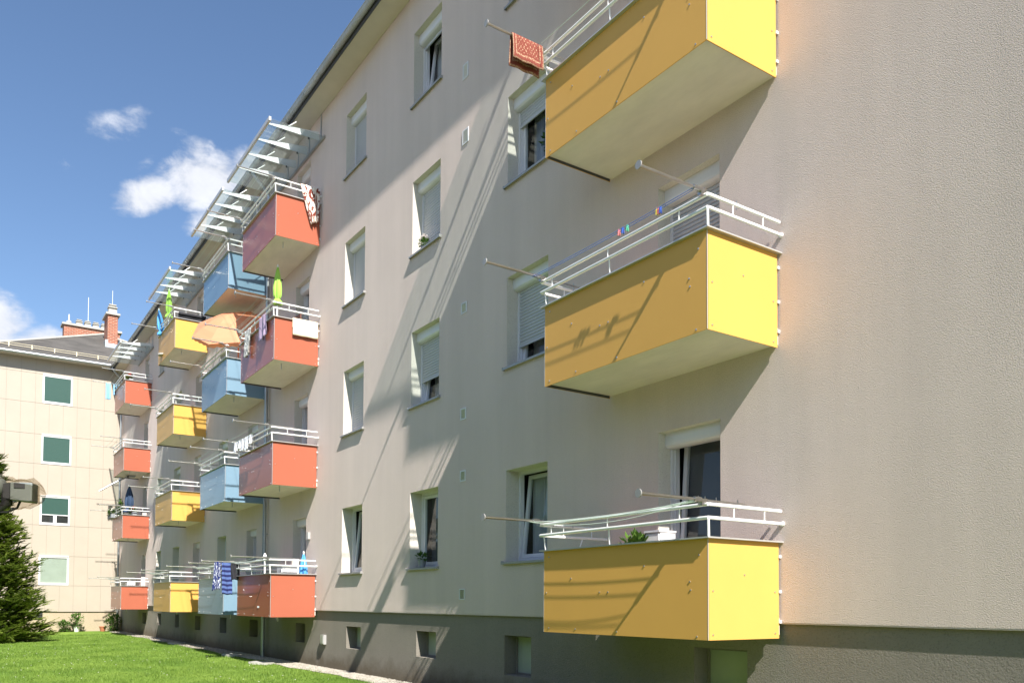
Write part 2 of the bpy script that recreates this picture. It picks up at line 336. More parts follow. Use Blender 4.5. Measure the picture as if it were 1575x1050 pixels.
# unseen tree belt added behind the camera to darken lower wall and glass
g = MB()
for i in range(9000):
    x = random.uniform(-75, 25); z = random.uniform(.2, 6.5 + 1.8*math.sin(x*.35) + math.sin(x*1.1)); y = -15 - 1.2*math.sin(x*.9) - .6*math.sin(x*2.3 + z*1.5) + random.gauss(0, .35)
    a = random.uniform(0, 6.28); b = random.uniform(-1, 1); s_ = random.uniform(.28, .6); e = Vector((math.cos(a), math.sin(a)*.6, b)).normalized()*s_; f = e.cross(Vector((0, 1, .3))).normalized()*s_*.7
    p = Vector((x, y, z)); g.quad(p-e, p+f, p+e, p-f)
for i in range(60):
    x = -75 + 100*i/60; g.quad((x, -16.3, 0), (x+1.7, -16.3, 0), (x+1.7, -16.3, 6.0 + 1.5*math.sin(x*.35)), (x, -16.3, 6.0 + 1.5*math.sin(x*.35)))
MT['belt'] = mat('added_belt_foliage', (.045, .075, .025), .8, var=.4, vscale=1.5)
tag(g.build('added_tree_belt', 'belt'), 'unseen belt of trees added to darken the lower wall and ground floor glass', 'trees', kind='stuff')
# loose stones
g = MB()
def stone(mb, x, y, z, r):
    b = len(mb.v); an = random.random()*6
    for dx, dy, dz in ((1,0,0),(0,1,0),(-1,0,0),(0,-1,0),(0,0,.7),(0,0,-.5)):
        k = r*random.uniform(.7, 1.25); mb.v.append((x + k*(dx*math.cos(an)-dy*math.sin(an)), y + k*(dx*math.sin(an)+dy*math.cos(an)), z + k*dz))
    for f in ((0,1,4),(1,2,4),(2,3,4),(3,0,4),(1,0,5),(2,1,5),(3,2,5),(0,3,5)): mb.f.append(tuple(b+i for i in f)); mb.m.append(0)
for i in range(15000):
    x = random.uniform(-24, -8) if i < 12000 else random.uniform(-43, -8); w = .52 + .06*math.sin(x*1.3) + .03*math.sin(x*4.1)
    stone(g, x, random.uniform(-w-.03, .03), GZ+.012, random.uniform(.010, .024))
MT['pebble'] = leafy('pebble', (.20, .18, .15), (.50, .46, .39), 0.0, 9)
tag(g.build('gravel', 'pebble'), 'pale gravel lying along the foot of the building wall', 'gravel', kind='stuff')

# grass blades as one mesh
def grass():
    n = 330000
    # denser near the camera
    u = rng.random(n); dist = 6.5 + 34*u**1.7
    ang = rng.uniform(R_(50), R_(100), n)                       # from the +Y axis towards -X
    x = -np.sin(ang)*dist; y = -6.896 + np.cos(ang)*dist
    ok = (y < -.50 - .06*np.sin(x*1.3) - .03*np.sin(x*4.1) + rng.normal(0, .03, n)) & (x > -43.9); x = x[ok]; y = y[ok]; dist = dist[ok]; n = len(x)
    h = rng.uniform(.02, .05, n)*(1 + .4*np.sin(x*2.1+y*1.7)); w = .0025 + .0006*dist*.35; a = rng.uniform(0, 6.28, n)
    lx = rng.normal(0, .018, n); ly = rng.normal(0, .018, n); v = np.zeros((n, 3, 3), np.float32)
    v[:, 0, 0] = x - w*np.cos(a); v[:, 0, 1] = y - w*np.sin(a); v[:, 0, 2] = GZ
    v[:, 1, 0] = x + w*np.cos(a); v[:, 1, 1] = y + w*np.sin(a); v[:, 1, 2] = GZ
    v[:, 2, 0] = x + lx; v[:, 2, 1] = y + ly; v[:, 2, 2] = GZ + h
    me = bpy.data.meshes.new('grass'); me.vertices.add(3*n); me.vertices.foreach_set('co', v.ravel())
    me.loops.add(3*n); me.loops.foreach_set('vertex_index', np.arange(3*n, dtype=np.int32))
    me.polygons.add(n); me.polygons.foreach_set('loop_start', np.arange(0, 3*n, 3, dtype=np.int32)); me.polygons.foreach_set('loop_total', np.full(n, 3, np.int32))
    me.update(); me.validate(); me.materials.append(leafy('grass_blade', (.085, .165, .02), (.235, .35, .062), .35, 1.1))
    o = bpy.data.objects.new('grass', me); COL.objects.link(o)
    tag(o, 'short bright green grass blades covering the lawn', 'grass', kind='stuff')
grass()

# ------------------------------------------------------------------ the apartment building
BLD = thing('apartment_building', 'long plastered apartment block with stacks of yellow, blue and orange balconies', 'building', (-18, 5, GZ))
def part(mb, name, mats, label=None, **k):
    o = mb.build(name, mats, BLD, **k); fix(o, BLD)
    if label: o['label'] = label
    return o
wins = []      # (x0, x1, z0, z1, kind, key, floor)
def colwin(x0, x1, key, ks=(0, 1, 2, 3)):
    for k in ks: wins.append((x0, x1, SZ + DH[k], TZ + DH[k], 'window', key, k))
colwin(-16.626, -15.594, 'A'); colwin(-13.488, -12.448, 'B'); colwin(-10.355, -9.313, 'C')
colwin(-26.5, -25.52, 'D'); colwin(-32.72, -31.69, 'E'); colwin(-35.68, -34.8, 'G')
for bay, xr in BAY.items():
    for k in range(4):
        off = (-1.725, -.775) if bay == 'yellow_near' else (-1.58, -.68)
        wins.append((xr + off[0], xr + off[1], ZB + .25 + DH[k], TZ + (0.03 if bay == 'yellow_near' else 0) + DH[k], 'balcony_door', bay, k))
base_w = [(-16.43, -15.7, .69, 1.15), (-13.28, -12.56, .69, 1.15), (-10.44, -9.75, .58, 1.17), (-6.6, -5.85, .60, 1.17), (-19.5, -18.86, .7, 1.15),
          (-23.2, -22.45, .69, 1.16), (-26.24, -25.5, .7, 1.17), (-29.34, -28.6, .7, 1.17), (-32.33, -31.7, .7, 1.18), (-35.48, -34.75, .72, 1.18), (-38.5, -37.7, .7, 1.17)]
def wall_grid(x0, x1, z0, z1, y, holes, depth, bottom=None):
    mb = MB()
    xs = sorted({x0, x1} | {h[0] for h in holes} | {h[1] for h in holes}); zs = sorted({z0, z1} | {h[2] for h in holes} | {h[3] for h in holes})
    for i in range(len(xs)-1):
        j = 0
        for j in range(len(zs)-1):
            cx, cz = (xs[i]+xs[i+1])/2, (zs[j]+zs[j+1])/2
            if any(h[0] < cx < h[1] and h[2] < cz < h[3] for h in holes): continue
            mb.quad((xs[i], y, zs[j]), (xs[i+1], y, zs[j]), (xs[i+1], y, zs[j+1]), (xs[i], y, zs[j+1]))
    for h in holes:
        a, b, c, d = h[:4]; e = y + depth
        mb.quad((a, y, c), (a, y, d), (a, e, d), (a, e, c), 1); mb.quad((b, y, d), (b, y, c), (b, e, c), (b, e, d), 1)
        mb.quad((a, y, d), (b, y, d), (b, e, d), (a, e, d), 1); mb.quad((a, y, c), (a, e, c), (b, e, c), (b, y, c), 1)
    return mb
mb = wall_grid(XW0, XW1, PL, WALLTOP + .3, 0, [w[:4] for w in wins], .32)
mb.box(XW0, XW1, .002, .045, PL - .012, PL - .001, 0)
mb.quad((XW1, 0, PL), (XW1, 10, PL), (XW1, 10, 13.2), (XW1, 0, 13.2)); mb.quad((XW0, 10, GZ), (XW1, 10, GZ), (XW1, 10, 13.2), (XW0, 10, 13.2))
part(mb, 'wall', ['wall', 'reveal'])
mb = wall_grid(XW0, XW1, GZ - .3, PL, .042, base_w, .3)
part(mb, 'plinth', ['plinth', 'plinth'])
# eaves, roof, gutter
mb = MB(); mb.box(XW0, XW1 + .4, -.46, -.003, WALLTOP, WALLTOP + .03); mb.box(XW0, XW1 + .4, -.478, -.461, WALLTOP - .035, WALLTOP + .16, 1)
part(mb, 'eaves', ['soffit', 'dark'])
mb = MB(); mb.prism([(-.56, 13.045), (5, 15.95), (10.6, 13.045), (10.6, 13.0), (5, 15.85), (-.56, 13.02)], XW0 + 1, XW1 + .5)
part(mb, 'roof', 'roof')
mb = MB(); n = 8
for i in range(n):
    a0, a1 = math.pi + math.pi*i/n, math.pi + math.pi*(i+1)/n; cy, cz, r = -.54, 12.985, .068
    mb.quad((XW0, cy + r*math.cos(a0), cz + r*math.sin(a0)), (XW1+.4, cy + r*math.cos(a0), cz + r*math.sin(a0)), (XW1+.4, cy + r*math.cos(a1), cz + r*math.sin(a1)), (XW0, cy + r*math.cos(a1), cz + r*math.sin(a1)))
mb.tube([(XW0, -.608, 12.99), (XW1+.4, -.608, 12.99)], .011)
gut = part(mb, 'gutter', 'zinc', smooth=True); gut.modifiers.new('thick', 'SOLIDIFY').thickness = .004
mb = MB(); mb.box(0, .03, -.62, -.47, 13.0, 13.012); mb.tube([(0, -.616, 12.99), (0, -.60, 12.93), (0, -.54, 12.908), (0, -.48, 12.93)], .006, 5)
g0 = part(mb, 'gutter_bracket', 'zinc'); x = XW0 + .7; g0.location.x = x
while x < XW1 - 3: x += .9; g_ = g0.copy(); COL.objects.link(g_); g_.location.x = x
def pipe(x, y):
    mb = MB(); mb.tube([(x, -.54, 12.93), (x, -.54, 12.84), (x, -.42, 12.70), (x, y - .05, 12.45), (x, y, 12.3), (x, y, GZ)], .048, 10)
    for z in (11.9, 9.2, 6.4, 3.4, 1.2): mb.tube([(x, y, z), (x, y, z + .03)], .055, 10); mb.tube([(x, y, z+.015), (x, 0.03, z+.015)], .008, 5)
    part(mb, 'downpipe', 'zinc', smooth=True)
pipe(-21.56, -.10); pipe(-43.9, -.12)
for i, (z0, z1, w) in enumerate([(1.70, 1.88, .17), (3.62, 3.80, .17), (4.63, 4.82, .17), (6.38, 6.56, .17), (9.2, 9.44, .19), (10.30, 10.55, .17)]):
    mb = MB(); x0 = -11.70; mb.box(x0, x0+w, -.012, -.001, z0, z0+.02); mb.box(x0, x0+w, -.012, -.001, z1-.02, z1); mb.box(x0, x0+.02, -.012, -.001, z0+.02, z1-.02); mb.box(x0+w-.02, x0+w, -.012, -.001, z0+.02, z1-.02)
    z = z0 + .03
    while z < z1 - .025: mb.quad((x0+.02, -.004, z), (x0+w-.02, -.004, z), (x0+w-.02, -.011, z+.008), (x0+.02, -.011, z+.008), 0); z += .016
    mb.quad((x0+.02, -.0025, z0+.02), (x0+w-.02, -.0025, z0+.02), (x0+w-.02, -.0025, z1-.02), (x0+.02, -.0025, z1-.02), 1)
    part(mb, 'wall_vent', ['white', 'dark'])
mb = MB(); mb.box(-17.74, -17.54, -.02, .042, .72, .93); mb.box(-17.72, -17.56, -.03, -.02, .74, .91); part(mb, 'meter_box', 'cap')
mb = MB(); mb.box(-18.58, -18.49, -.06, 0, 3.10, 3.26); part(mb, 'wall_lamp', 'cap')
for x0, x1, z0, z1 in base_w:
    mb = MB(); y = .042
    for a, b, c, d in ((x0, x1, z0, z0+.03), (x0, x1, z1-.03, z1), (x0, x0+.03, z0+.03, z1-.03), (x1-.03, x1, z0+.03, z1-.03)): mb.box(a, b, y+.21, y+.25, c, d)
    w = part(mb, 'basement_window', 'plinth')
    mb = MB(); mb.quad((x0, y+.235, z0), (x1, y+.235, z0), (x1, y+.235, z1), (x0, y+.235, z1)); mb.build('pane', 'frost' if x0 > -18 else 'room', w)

def slats(mb, x0, x1, z0, z1, y, pitch=.050):
    n = max(1, round((z1 - z0)/pitch)); p = (z1 - z0)/n
    for i in range(n):
        b = z0 + i*p; prof = [(0, .012), (.10, .001), (.30, -.007), (.6, -.009), (.86, -.003), (.90, .012), (1, .012)]
        for (t0, d0), (t1, d1) in zip(prof, prof[1:]):
            mb.quad((x0, y + d0, b + t0*p), (x1, y + d0, b + t0*p), (x1, y + d1, b + t1*p), (x0, y + d1, b + t1*p))
def frame4(mb, x0, x1, y0, y1, z0, z1, w, tilt=0, wb=None):
    wb = wb or w
    def bx(a, b, c, d):
        n = len(mb.v); mb.box(a, b, y0, y1, c, d)
        if tilt:
            for i in range(n, n+8): X_, Y_, Z_ = mb.v[i]; mb.v[i] = (X_, Y_ + tilt*(Z_ - z0)/(z1 - z0), Z_)
    bx(x0, x1, z0, z0+wb); bx(x0, x1, z1-w, z1); bx(x0, x0+w, z0+wb, z1-w); bx(x1-w, x1, z0+wb, z1-w)
# state: box, shutter fraction closed, tilt, covering behind the glass
ST = {('A',0):(0,0,.12,'c'), ('A',1):(1,1,0,None), ('A',2):(1,1,0,None), ('A',3):(1,1,0,None),
      ('B',0):(0,0,0,'b'), ('B',1):(1,.62,.13,'c'), ('B',2):(1,.90,0,None), ('B',3):(1,.06,.15,'c'),
      ('C',0):(0,0,.13,'c'), ('C',1):(1,.74,.12,'c'), ('C',2):(1,.22,0,'p'), ('C',3):(1,.5,0,'c'),
      ('yellow_near',0):(1,.0,.13,'b'), ('yellow_near',1):(1,1,0,None), ('yellow_near',2):(1,.4,0,'c'), ('yellow_near',3):(1,.4,0,'c')}
fl = ['ground', 'first', 'second', 'third']
random.seed(11)
for x0, x1, z0, z1, kind, key, k in wins:
    box, sh, tl, cov = ST.get((key, k), (1, random.choice([0, .1, .3, .6, 1]) if kind == 'window' else random.choice([0, .1, .3]), random.choice([0, .1]), random.choice(['c', 'b', None])))
    if k == 0 and kind == 'window': box = 0; sh = 0
    lab = None
    if kind == 'window': lab = {0: 'window without a roller shutter box', 1: 'window with roller shutter'}[box] + ', ' + fl[k] + ' floor'
    top = z1 - (.175 if box else 0)
    mb = MB(); frame4(mb, x0, x1, .235, .30, z0, z1, .05, wb=.06)
    if kind == 'balcony_door': mb.box(x0+.05, x1-.05, .236, .299, z0+.06, z0+.25)
    W = part(mb, kind, 'white', lab)
    mb = MB(); frame4(mb, x0+.055, x1-.055, .25, .295, z0+.065, z1-.055, .055, tl)
    mb.box(x0+.075, x0+.085, .235, .25, (z0+z1)/2, (z0+z1)/2+.11); mb.build('sash', 'white', W)
    a, b, c, d = x0+.11, x1-.11, z0+.12, z1-.11; t0 = tl*(c-z0)/(z1-z0); t1 = tl*(d-z0)/(z1-z0)
    mb = MB(); mb.quad((a, .27+t0, c), (b, .27+t0, c), (b, .27+t1, d), (a, .27+t1, d)); mb.build('pane', 'glass', W)
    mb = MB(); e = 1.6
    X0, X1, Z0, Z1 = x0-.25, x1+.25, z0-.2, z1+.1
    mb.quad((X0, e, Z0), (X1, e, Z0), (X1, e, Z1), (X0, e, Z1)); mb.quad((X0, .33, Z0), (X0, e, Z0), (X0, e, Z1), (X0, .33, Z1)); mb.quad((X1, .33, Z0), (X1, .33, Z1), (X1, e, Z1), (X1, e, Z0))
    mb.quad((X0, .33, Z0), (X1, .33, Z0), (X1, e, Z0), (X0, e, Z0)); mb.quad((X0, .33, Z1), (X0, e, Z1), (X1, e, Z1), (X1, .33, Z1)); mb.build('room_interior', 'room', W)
    if cov in ('c', 'p'):
        mb = MB(); n = 40; w_ = (x1-x0)*(.55 if cov == 'c' else .28); s0 = x0 + .04
        P = [(s0 + w_*i/n, .47 + .02*math.sin(i*1.7) + .008*math.sin(i*3.1)) for i in range(n+1)]
        for (p, q), (r, s) in zip(P, P[1:]): mb.quad((p, q, z0+.03), (r, s, z0+.03), (r, s, z1-.05), (p, q, z1-.05))
        mb.build('curtain', 'curtain', W, smooth=True)
    elif cov == 'b':
        mb = MB(); mb.quad((x0+.06, .42, z0+.05), (x1-.06, .42, z0+.05), (x1-.06, .42, z1-.05), (x0+.06, .42, z1-.05)); mb.build('blind', 'blind', W)
    if box:
        mb = MB(); pr = [(.105, z1-.002), (.105, z1-.12), (.112, z1-.15), (.135, z1-.172), (.165, z1-.18), (.232, z1-.18), (.232, z1-.002)]
        mb.prism(pr, x0+.002, x1-.002); mb.build('shutter_box', 'white', W)
        for ga, gb in ((x0+.001, x0+.035), (x1-.035, x1-.001)): mb = MB(); mb.box(ga, gb, .195, .234, z0+.01, top-.006); mb.build('guide_rail', 'white', W)
        if sh > 0:
            zb = top - (top - z0 - .03)*sh
            mb = MB(); slats(mb, x0+.03, x1-.03, zb+.03, top, .216); mb.box(x0+.03, x1-.03, .205, .225, zb, zb+.032); mb.build('roller_shutter', 'shade', W, smooth=False)
    if kind == 'window':
        mb = MB(); mb.prism([(-.05, z0-.035), (-.05, z0-.002), (.233, z0+.022), (.233, z0+.014), (-.046, z0-.008), (-.046, z0-.035)], x0-.05, x1+.05)
        for xx in (x0-.056, x1+.05): mb.box(xx, xx+.006, -.052, -.002, z0-.036, z0+.012)
        mb.build('sill', 'sill', W)

# ------------------------------------------------------------------ balconies
def balcony(key, color, k):
    xr = BAY[key]; xl = xr - WID[key]; z = ZB + DH[k]; near = key == 'yellow_near'
    word = {'yellow': 'yellow', 'red': 'orange red', 'blue': 'blue'}[color]
    mb = MB(); mb.box(xl+.012, xr-.012, -DP+.012, -.001, z+.035, z+.20)
    B = part(mb, 'balcony', 'slab', f'{word} balcony on the {fl[k]} floor')
    y = -DP; scr = [(.10, .05), (.05, .46), (.10, .88), (.52, .62), (1.02, .46), (1.16, .46), (1.72, .72), (2.35, .55), (2.47, .80), (2.36, .05 + .42), (2.44, .03), (1.3, .04), (.6, .05)]
    mb = MB(); mb.box(xl, xr, y-.004, y+.006, z, z+PH)
    for dx, dz in scr:
        if dx < xr - xl: mb.tube([(xl+dx, y-.004, z+dz), (xl+dx, y-.010, z+dz)], .009, 8, 1)
    mb.build('front_panel', [color, 'screw'], B)
    for s in (0, 1):
        mb = MB(); a, b = (xr-.010, xr) if s else (xl, xl+.010); mb.box(a, b, y+.010, -.022, z, z+PH); ia, ib = (xr-.0125, xr-.0102) if s else (xl+.0102, xl+.0125); mb.box(ia, ib, y+.012, -.03, z+.001, z+.034, 2)  # dark strip inside the panel foot paints the edge shadow below the slab
        xs, xe = (xr, xr+.006) if s else (xl-.006, xl)
        for dy, dz in ((.06, .05), (.06, .46), (.5, .62), (.95, .46), (.95, .05)): mb.tube([(xs if s else xe, y+dy, z+dz), (xe if s else xs, y+dy, z+dz)], .008, 8, 1)
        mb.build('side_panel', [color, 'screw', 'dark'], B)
        mb = MB(); mb.box(a + (.007 if s else -.001), b + (.001 if s else -.007), y-.0055, y+.002, z+.002, z+PH-.002); mb.build('corner_strip', 'cap', B)
    mb = MB(); t = z + PH + .001
    mb.box(xl-.045, xr+.045, y-.047, y+.05, t, t+.014); mb.box(xr-.05, xr+.045, y+.05, 0.0, t, t+.0138); mb.box(xl-.045, xl+.05, y+.05, 0.0, t, t+.0138); mb.build('cap', 'cap', B)
    # handrails
    mb = MB(); X0, X1, Y = xl-.035, xr+.035, y-.035; r = .0175
    for zz in (1.265, 1.14):
        mb.tube([(X0, -.03 if zz < 1.2 else -.06, z+zz), (X0, Y, z+zz), (X0+.001, Y, z+zz)], r, 8); mb.tube([(X0, Y, z+zz), (X1, Y, z+zz)], r, 8); mb.tube([(X1, Y, z+zz), (X1, -.0 if zz < 1.2 else -.03, z+zz)], r, 8)
    mb.tube([(X1, 0, z+1.14), (X1, -.02, z+1.14)], .026, 10)
    for dx in (.22, 1.22, 2.28): mb.tube([(X0+dx, Y, z+1.14), (X0+dx, Y, z+1.265)], .007, 6)
    for X in (X0, X1):
        for yy in (-.28, -.72): mb.tube([(X, yy, z+1.14), (X, yy, z+1.265)], .007, 6)
    for X in (X0+.09, X0+1.24): mb.tube([(X, y-.02, z+PH+.01), (X-.02 if X < X0+.5 else X, Y, z+1.14)], .008, 6)
    mb.tube([(X1-.005, Y+.01, z+PH+.01), (X1, Y, z+1.14)], .012, 6); mb.tube([(X0+.005, -.5, z+PH+.01), (X0, -.42, z+1.14)], .008, 6)
    mb.build('handrail', 'wmetal', B, smooth=True)
    for X in (xl+.02, xr-.005):
        mb = MB(); Z = z+1.305
        mb.tube([(X, -1.90, Z), (X, -1.15, Z)], .0155, 10); mb.tube([(X, -1.15, Z), (X, -.52, Z-.004)], .009, 8)
        mb.tube([(X, -1.912, Z), (X, -1.90, Z)], .040, 16, 1)
        for yy in (-1.16, -1.07, -.92, -.62): mb.tube([(X, yy, Z-.055), (X, yy, Z+.035)], .005, 6)
        mb.tube([(X, -1.22, Z), (X, -1.13, Z)], .026, 8); mb.box(X-.02, X+.02, -1.13, -1.06, Z-.05, Z+.01)
        mb.build('drying_pole', ['steel', 'sill'], B, smooth=True)
    # wall clips
    mb = MB()
    for dz in (.15, .45, .8): mb.box(xr, xr+.014, -.03, 0, z+dz, z+dz+.03)
    mb.build('wall_clip', 'white', B)
    if not near:
        mb = MB(); X = xr - .35; mb.tube([(X, -.75, z+.04), (X, -.75, z-.1)], .012, 8); mb.build('drain_spout', 'cap', B)
    return B, xl, xr, z
def lines(B, xl, xr, z, specs, m):
    mb = MB()
    for yy, sag in specs:
        pts = [(xl + (xr-xl)*i/14, yy, z + 1.29 - sag*4*(i/14)*(1-i/14)) for i in range(15)]
        mb.tube(pts, .0035, 5)
    mb.build('clothesline', m, B)
BALC = {}
for key, color in (('yellow_near', 'yellow'), ('red_near', 'red'), ('blue', 'blue'), ('yellow_far', 'yellow'), ('red_far', 'red')):
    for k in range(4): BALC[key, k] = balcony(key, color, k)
lines(*BALC['yellow_near', 0], [(-1.14, .02), (-1.17, .035), (-1.20, .03), (-1.24, .11), (-1.26, .055)], 'line')
lines(*BALC['yellow_near', 1], [(-1.2, .02), (-1.23, .015)], 'bline')
lines(*BALC['yellow_near', 2], [(-1.2, .03)], 'line')
for key in ('red_near', 'blue', 'yellow_far', 'red_far'):
    for k in range(4): lines(*BALC[key, k], [(-1.18, .03), (-1.24, .05), (-1.40, .04)], 'line')

# glass canopies over the top balconies
for key, xr in BAY.items():
    xo, z = xr + .24, 12.24; xi = xo - 3.33
    mb = MB(); mb.box(xi, xo, -1.30, -1.25, z-.04, z+.045); mb.box(xi, xo, -.045, -.001, z-.035, z-.006, 1); mb.box(xi, xo, -.045, -.001, z+.006, z+.03)
    C_ = part(mb, 'canopy', ['cap', 'sill'])
    for a, b in ((xi+.006, (xi+xo)/2-.006), ((xi+xo)/2+.006, xo-.006)):
        mb = MB(); mb.box(a, b, -1.249, -.01, z-.005, z+.005); mb.build('glass_sheet', 'cglass', C_)
    for i in range(4):
        x = xr - .02 - .755*i
        mb = MB(); n0 = len(mb.v)
        P = [(-1.24, z+.008), (-.06, z+.008), (-.06, z+.21), (-1.24, z+.035)]
        mb.prism(P, x-.008, x+.008); mb.build('fin', 'white', C_)
        mb = MB(); mb.box(x-.03, x+.03, -.014, -.001, z+.03, WALLTOP-.005); mb.build('wall_bracket', 'zinc', C_)
        mb = MB(); mb.tube([(x+.014, -.78, z+.10), (x+.014, -.60, z+.26)], .011, 8); mb.build('tie_rod', 'wmetal', C_)
        for yy in (-.95, -.3): mb = MB(); mb.tube([(x, yy, z-.03), (x, yy, z+.008)], .018, 8); mb.build('glass_clamp', 'dark', C_)

# ------------------------------------------------------------------ the cream building
CB = thing('cream_building', 'cream clad building with dark hipped roof and green shutters, far left', 'building', (-50, 0, GZ))
def cpart(mb, name, mats, label=None, **k):
    o = mb.build(name, mats, CB, **k); fix(o, CB)
    if label: o['label'] = label
    return o
XC = -44.5; YA, YB = -5.55, 5.4
cw = [(-3.42, -2.17, a, b) for a, b in ((2.38, 3.72), (5.20, 6.54), (8.06, 9.40), (10.91, 12.24))]
mb = MB(); mb.box(XC-11.5, XC-.022, YA, YB, 1.13, 13.1)
wl = cpart(mb, 'wall', 'cjoint')
mb = MB(); ys = [YA] + [y for y in [-.2 - .585*i for i in range(9, -6, -1)] if YA + .1 < y < YB - .1] + [YB]; zs = [1.13, 2.36, 3.75, 5.18, 6.57, 8.04, 9.43, 10.89, 12.27, 13.0]
for j, (c, d) in enumerate(zip(zs, zs[1:])):
    for a, b in zip(ys, ys[1:]):
        segs = [(a, b)]
        if j in (1, 3, 5, 7):
            segs = [s for s in ((a, min(b, -3.42)), (max(a, -2.17), b)) if s[1] - s[0] > .02]
            if not (a < -2.17 and b > -3.42): segs = [(a, b)]
        for p, q in segs: mb.box(XC-.02, XC, p+.0035, q-.0035, c+.0055, d-.0055)
mb.build('cladding', 'cream', wl)
mb = MB(); mb.box(XC-11.4, XC-.06, YA+.05, YB-.05, GZ-.2, 1.13); cpart(mb, 'plinth', 'cplinth')
mb = MB(); mb.box(XC-.08, XC-.055, -3.75, -3.2, .75, 1.12); cpart(mb, 'basement_window', 'room')
for k, (y0, y1, z0, z1) in enumerate(cw):
    mb = MB(); w = .075
    for a, b, c, d in ((y0, y1, z0, z0+.11), (y0, y1, z1-.06, z1), (y0, y0+w, z0+.11, z1-.06), (y1-w, y1, z0+.11, z1-.06)): mb.box(XC-.021, XC+.022, a, b, c, d)
    W = cpart(mb, 'window', 'white', ['window with pale blind', 'window with half lowered green shutter', 'window with closed green shutter', 'window with closed green shutter'][k])
    mb = MB(); mb.box(XC-.02, XC+.05, y0+.01, y1-.01, z1-.001, z1+.05); mb.build('shutter_box', 'white', W)
    a, b = y0+w, y1-w
    if k >= 1:
        bot = z0+.11 if k > 1 else z0+.50
        mb = MB(); n = 18; p = (z1-.06-bot)/n
        for i in range(n): mb.quad((XC+.002, a, bot+i*p), (XC+.002, b, bot+i*p), (XC+.010, b, bot+(i+1)*p-.004), (XC+.010, a, bot+(i+1)*p-.004)); mb.quad((XC+.010, a, bot+(i+1)*p-.004), (XC+.010, b, bot+(i+1)*p-.004), (XC+.002, b, bot+(i+1)*p), (XC+.002, a, bot+(i+1)*p))
        mb.build('roller_shutter', 'green', W)
    if k == 1:
        mb = MB(); mb.box(XC-.02, XC+.018, a, b, z0+.46, z0+.50); mb.box(XC-.02, XC+.018, (a+b)/2-.07, (a+b)/2+.07, z0+.11, z0+.46); mb.build('sash', 'white', W)
    if k <= 1:
        mb = MB(); mb.quad((XC-.005, a, z0+.11), (XC-.005, b, z0+.11), (XC-.005, b, z1-.06), (XC-.005, a, z1-.06)); mb.build('pane', 'glass', W)
        mb = MB(); mb.quad((XC-.018, a, z0+.11), (XC-.018, b, z0+.11), (XC-.018, b, z1-.06), (XC-.018, a, z1-.06)); mb.build('blind', 'frost' if k == 0 else 'room', W)
EX, EZ = XC+.5, 13.09; ya, yb = -6.05, 5.9; ap = (-50.0, -.12, 16.2); ap2 = (-53.0, -.12, 16.2); XE = XC - 12
mb = MB()
mb.tri((EX, ya, EZ), (EX, yb, EZ), ap); mb.quad((EX, ya, EZ), ap, ap2, (XE, ya, EZ)); mb.quad((EX, yb, EZ), (XE, yb, EZ), ap2, ap); mb.tri((XE, ya, EZ), ap2, (XE, yb, EZ))
rf = cpart(mb, 'roof', 'roof')
mb = MB(); mb.tube([(EX, ya, EZ+.02), (ap[0], ap[1], ap[2]+.03)], .07, 8); mb.tube([(EX, yb, EZ+.02), (ap[0], ap[1], ap[2]+.03)], .07, 8); mb.build('hip_cap', 'concrete', rf)
mb = MB(); mb.box(XC-11.9, EX-.02, ya+.05, yb-.05, EZ-.12, EZ-.02); cpart(mb, 'eaves', 'soffit')
mb = MB(); mb.tube([(EX+.04, ya, EZ-.08), (EX+.04, -.62, EZ-.08)], .085, 10); cpart(mb, 'gutter', 'zinc', smooth=True)
mb = MB()
for dz in (.34, .24, .14): mb.tube([(XC-.05, ya+.2, EZ+.12+dz), (XC-.05, -.2, EZ+.12+dz)], .012, 6)
for i in range(7): y = -5.75 + .93*i; mb.box(XC-.06, XC-.03, y-.02, y+.02, EZ+.2, EZ+.48); mb.tube([(XC-.05, y, EZ+.46), (XC-.6, y, EZ+.50)], .01, 5)
mb.build('snow_guard', 'guard', rf)
def chimney(x0, x1, y0, y1, z0, z1, pots):
    mb = MB(); mb.box(x0, x1, y0, y1, z0, z1); o = mb.build('chimney', 'brick', rf)
    me = o.data; uv = me.uv_layers.new(name='uv')
    for p in me.polygons:
        nx = abs(p.normal.x) > .5
        for li in p.loop_indices:
            c = me.vertices[me.loops[li].vertex_index].co; uv.data[li].uv = ((c.y if nx else c.x), c.z)
    o['label'] = 'long brick chimney' if y1 - y0 > 1 else 'tall narrow brick chimney'
    return o
c1 = chimney(-48.8, -47.6, -.28, .2, 14.4, 16.63, 1); c2 = chimney(-52.2, -51.5, -1.92, .9, 15.0, 16.86, 4)
# caps, pots and flashing are pieces of the roof
mb = MB(); mb.box(-48.9, -47.5, -.38, .30, 16.63, 16.73); mb.build('chimney_cap', 'concrete', rf)
mb = MB(); mb.box(-52.3, -51.4, -2.02, 1.0, 16.86, 16.97); mb.build('chimney_cap', 'concrete', rf)
mb = MB()
def pot(x, y, z, w, h):
    mb.box(x-w, x+w, y-w, y+w, z, z+h*.45); mb.box(x-w*.75, x+w*.75, y-w*.75, y+w*.75, z+h*.45, z+h*.62); mb.box(x-w*1.1, x+w*1.1, y-w*1.1, y+w*1.1, z+h*.62, z+h*.72); mb.box(x-w*.6, x+w*.6, y-w*.6, y+w*.6, z+h*.72, z+h*.9); mb.box(x-w*.85, x+w*.85, y-w*.85, y+w*.85, z+h*.9, z+h)
pot(-47.85, -.04, 16.73, .2, .5); mb.build('chimney_pot', 'concrete', rf)
for i in range(4): mb = MB(); pot(-51.8, -1.15 + .42*i, 16.97, .15, .36); mb.build('chimney_pot', 'concrete', rf)
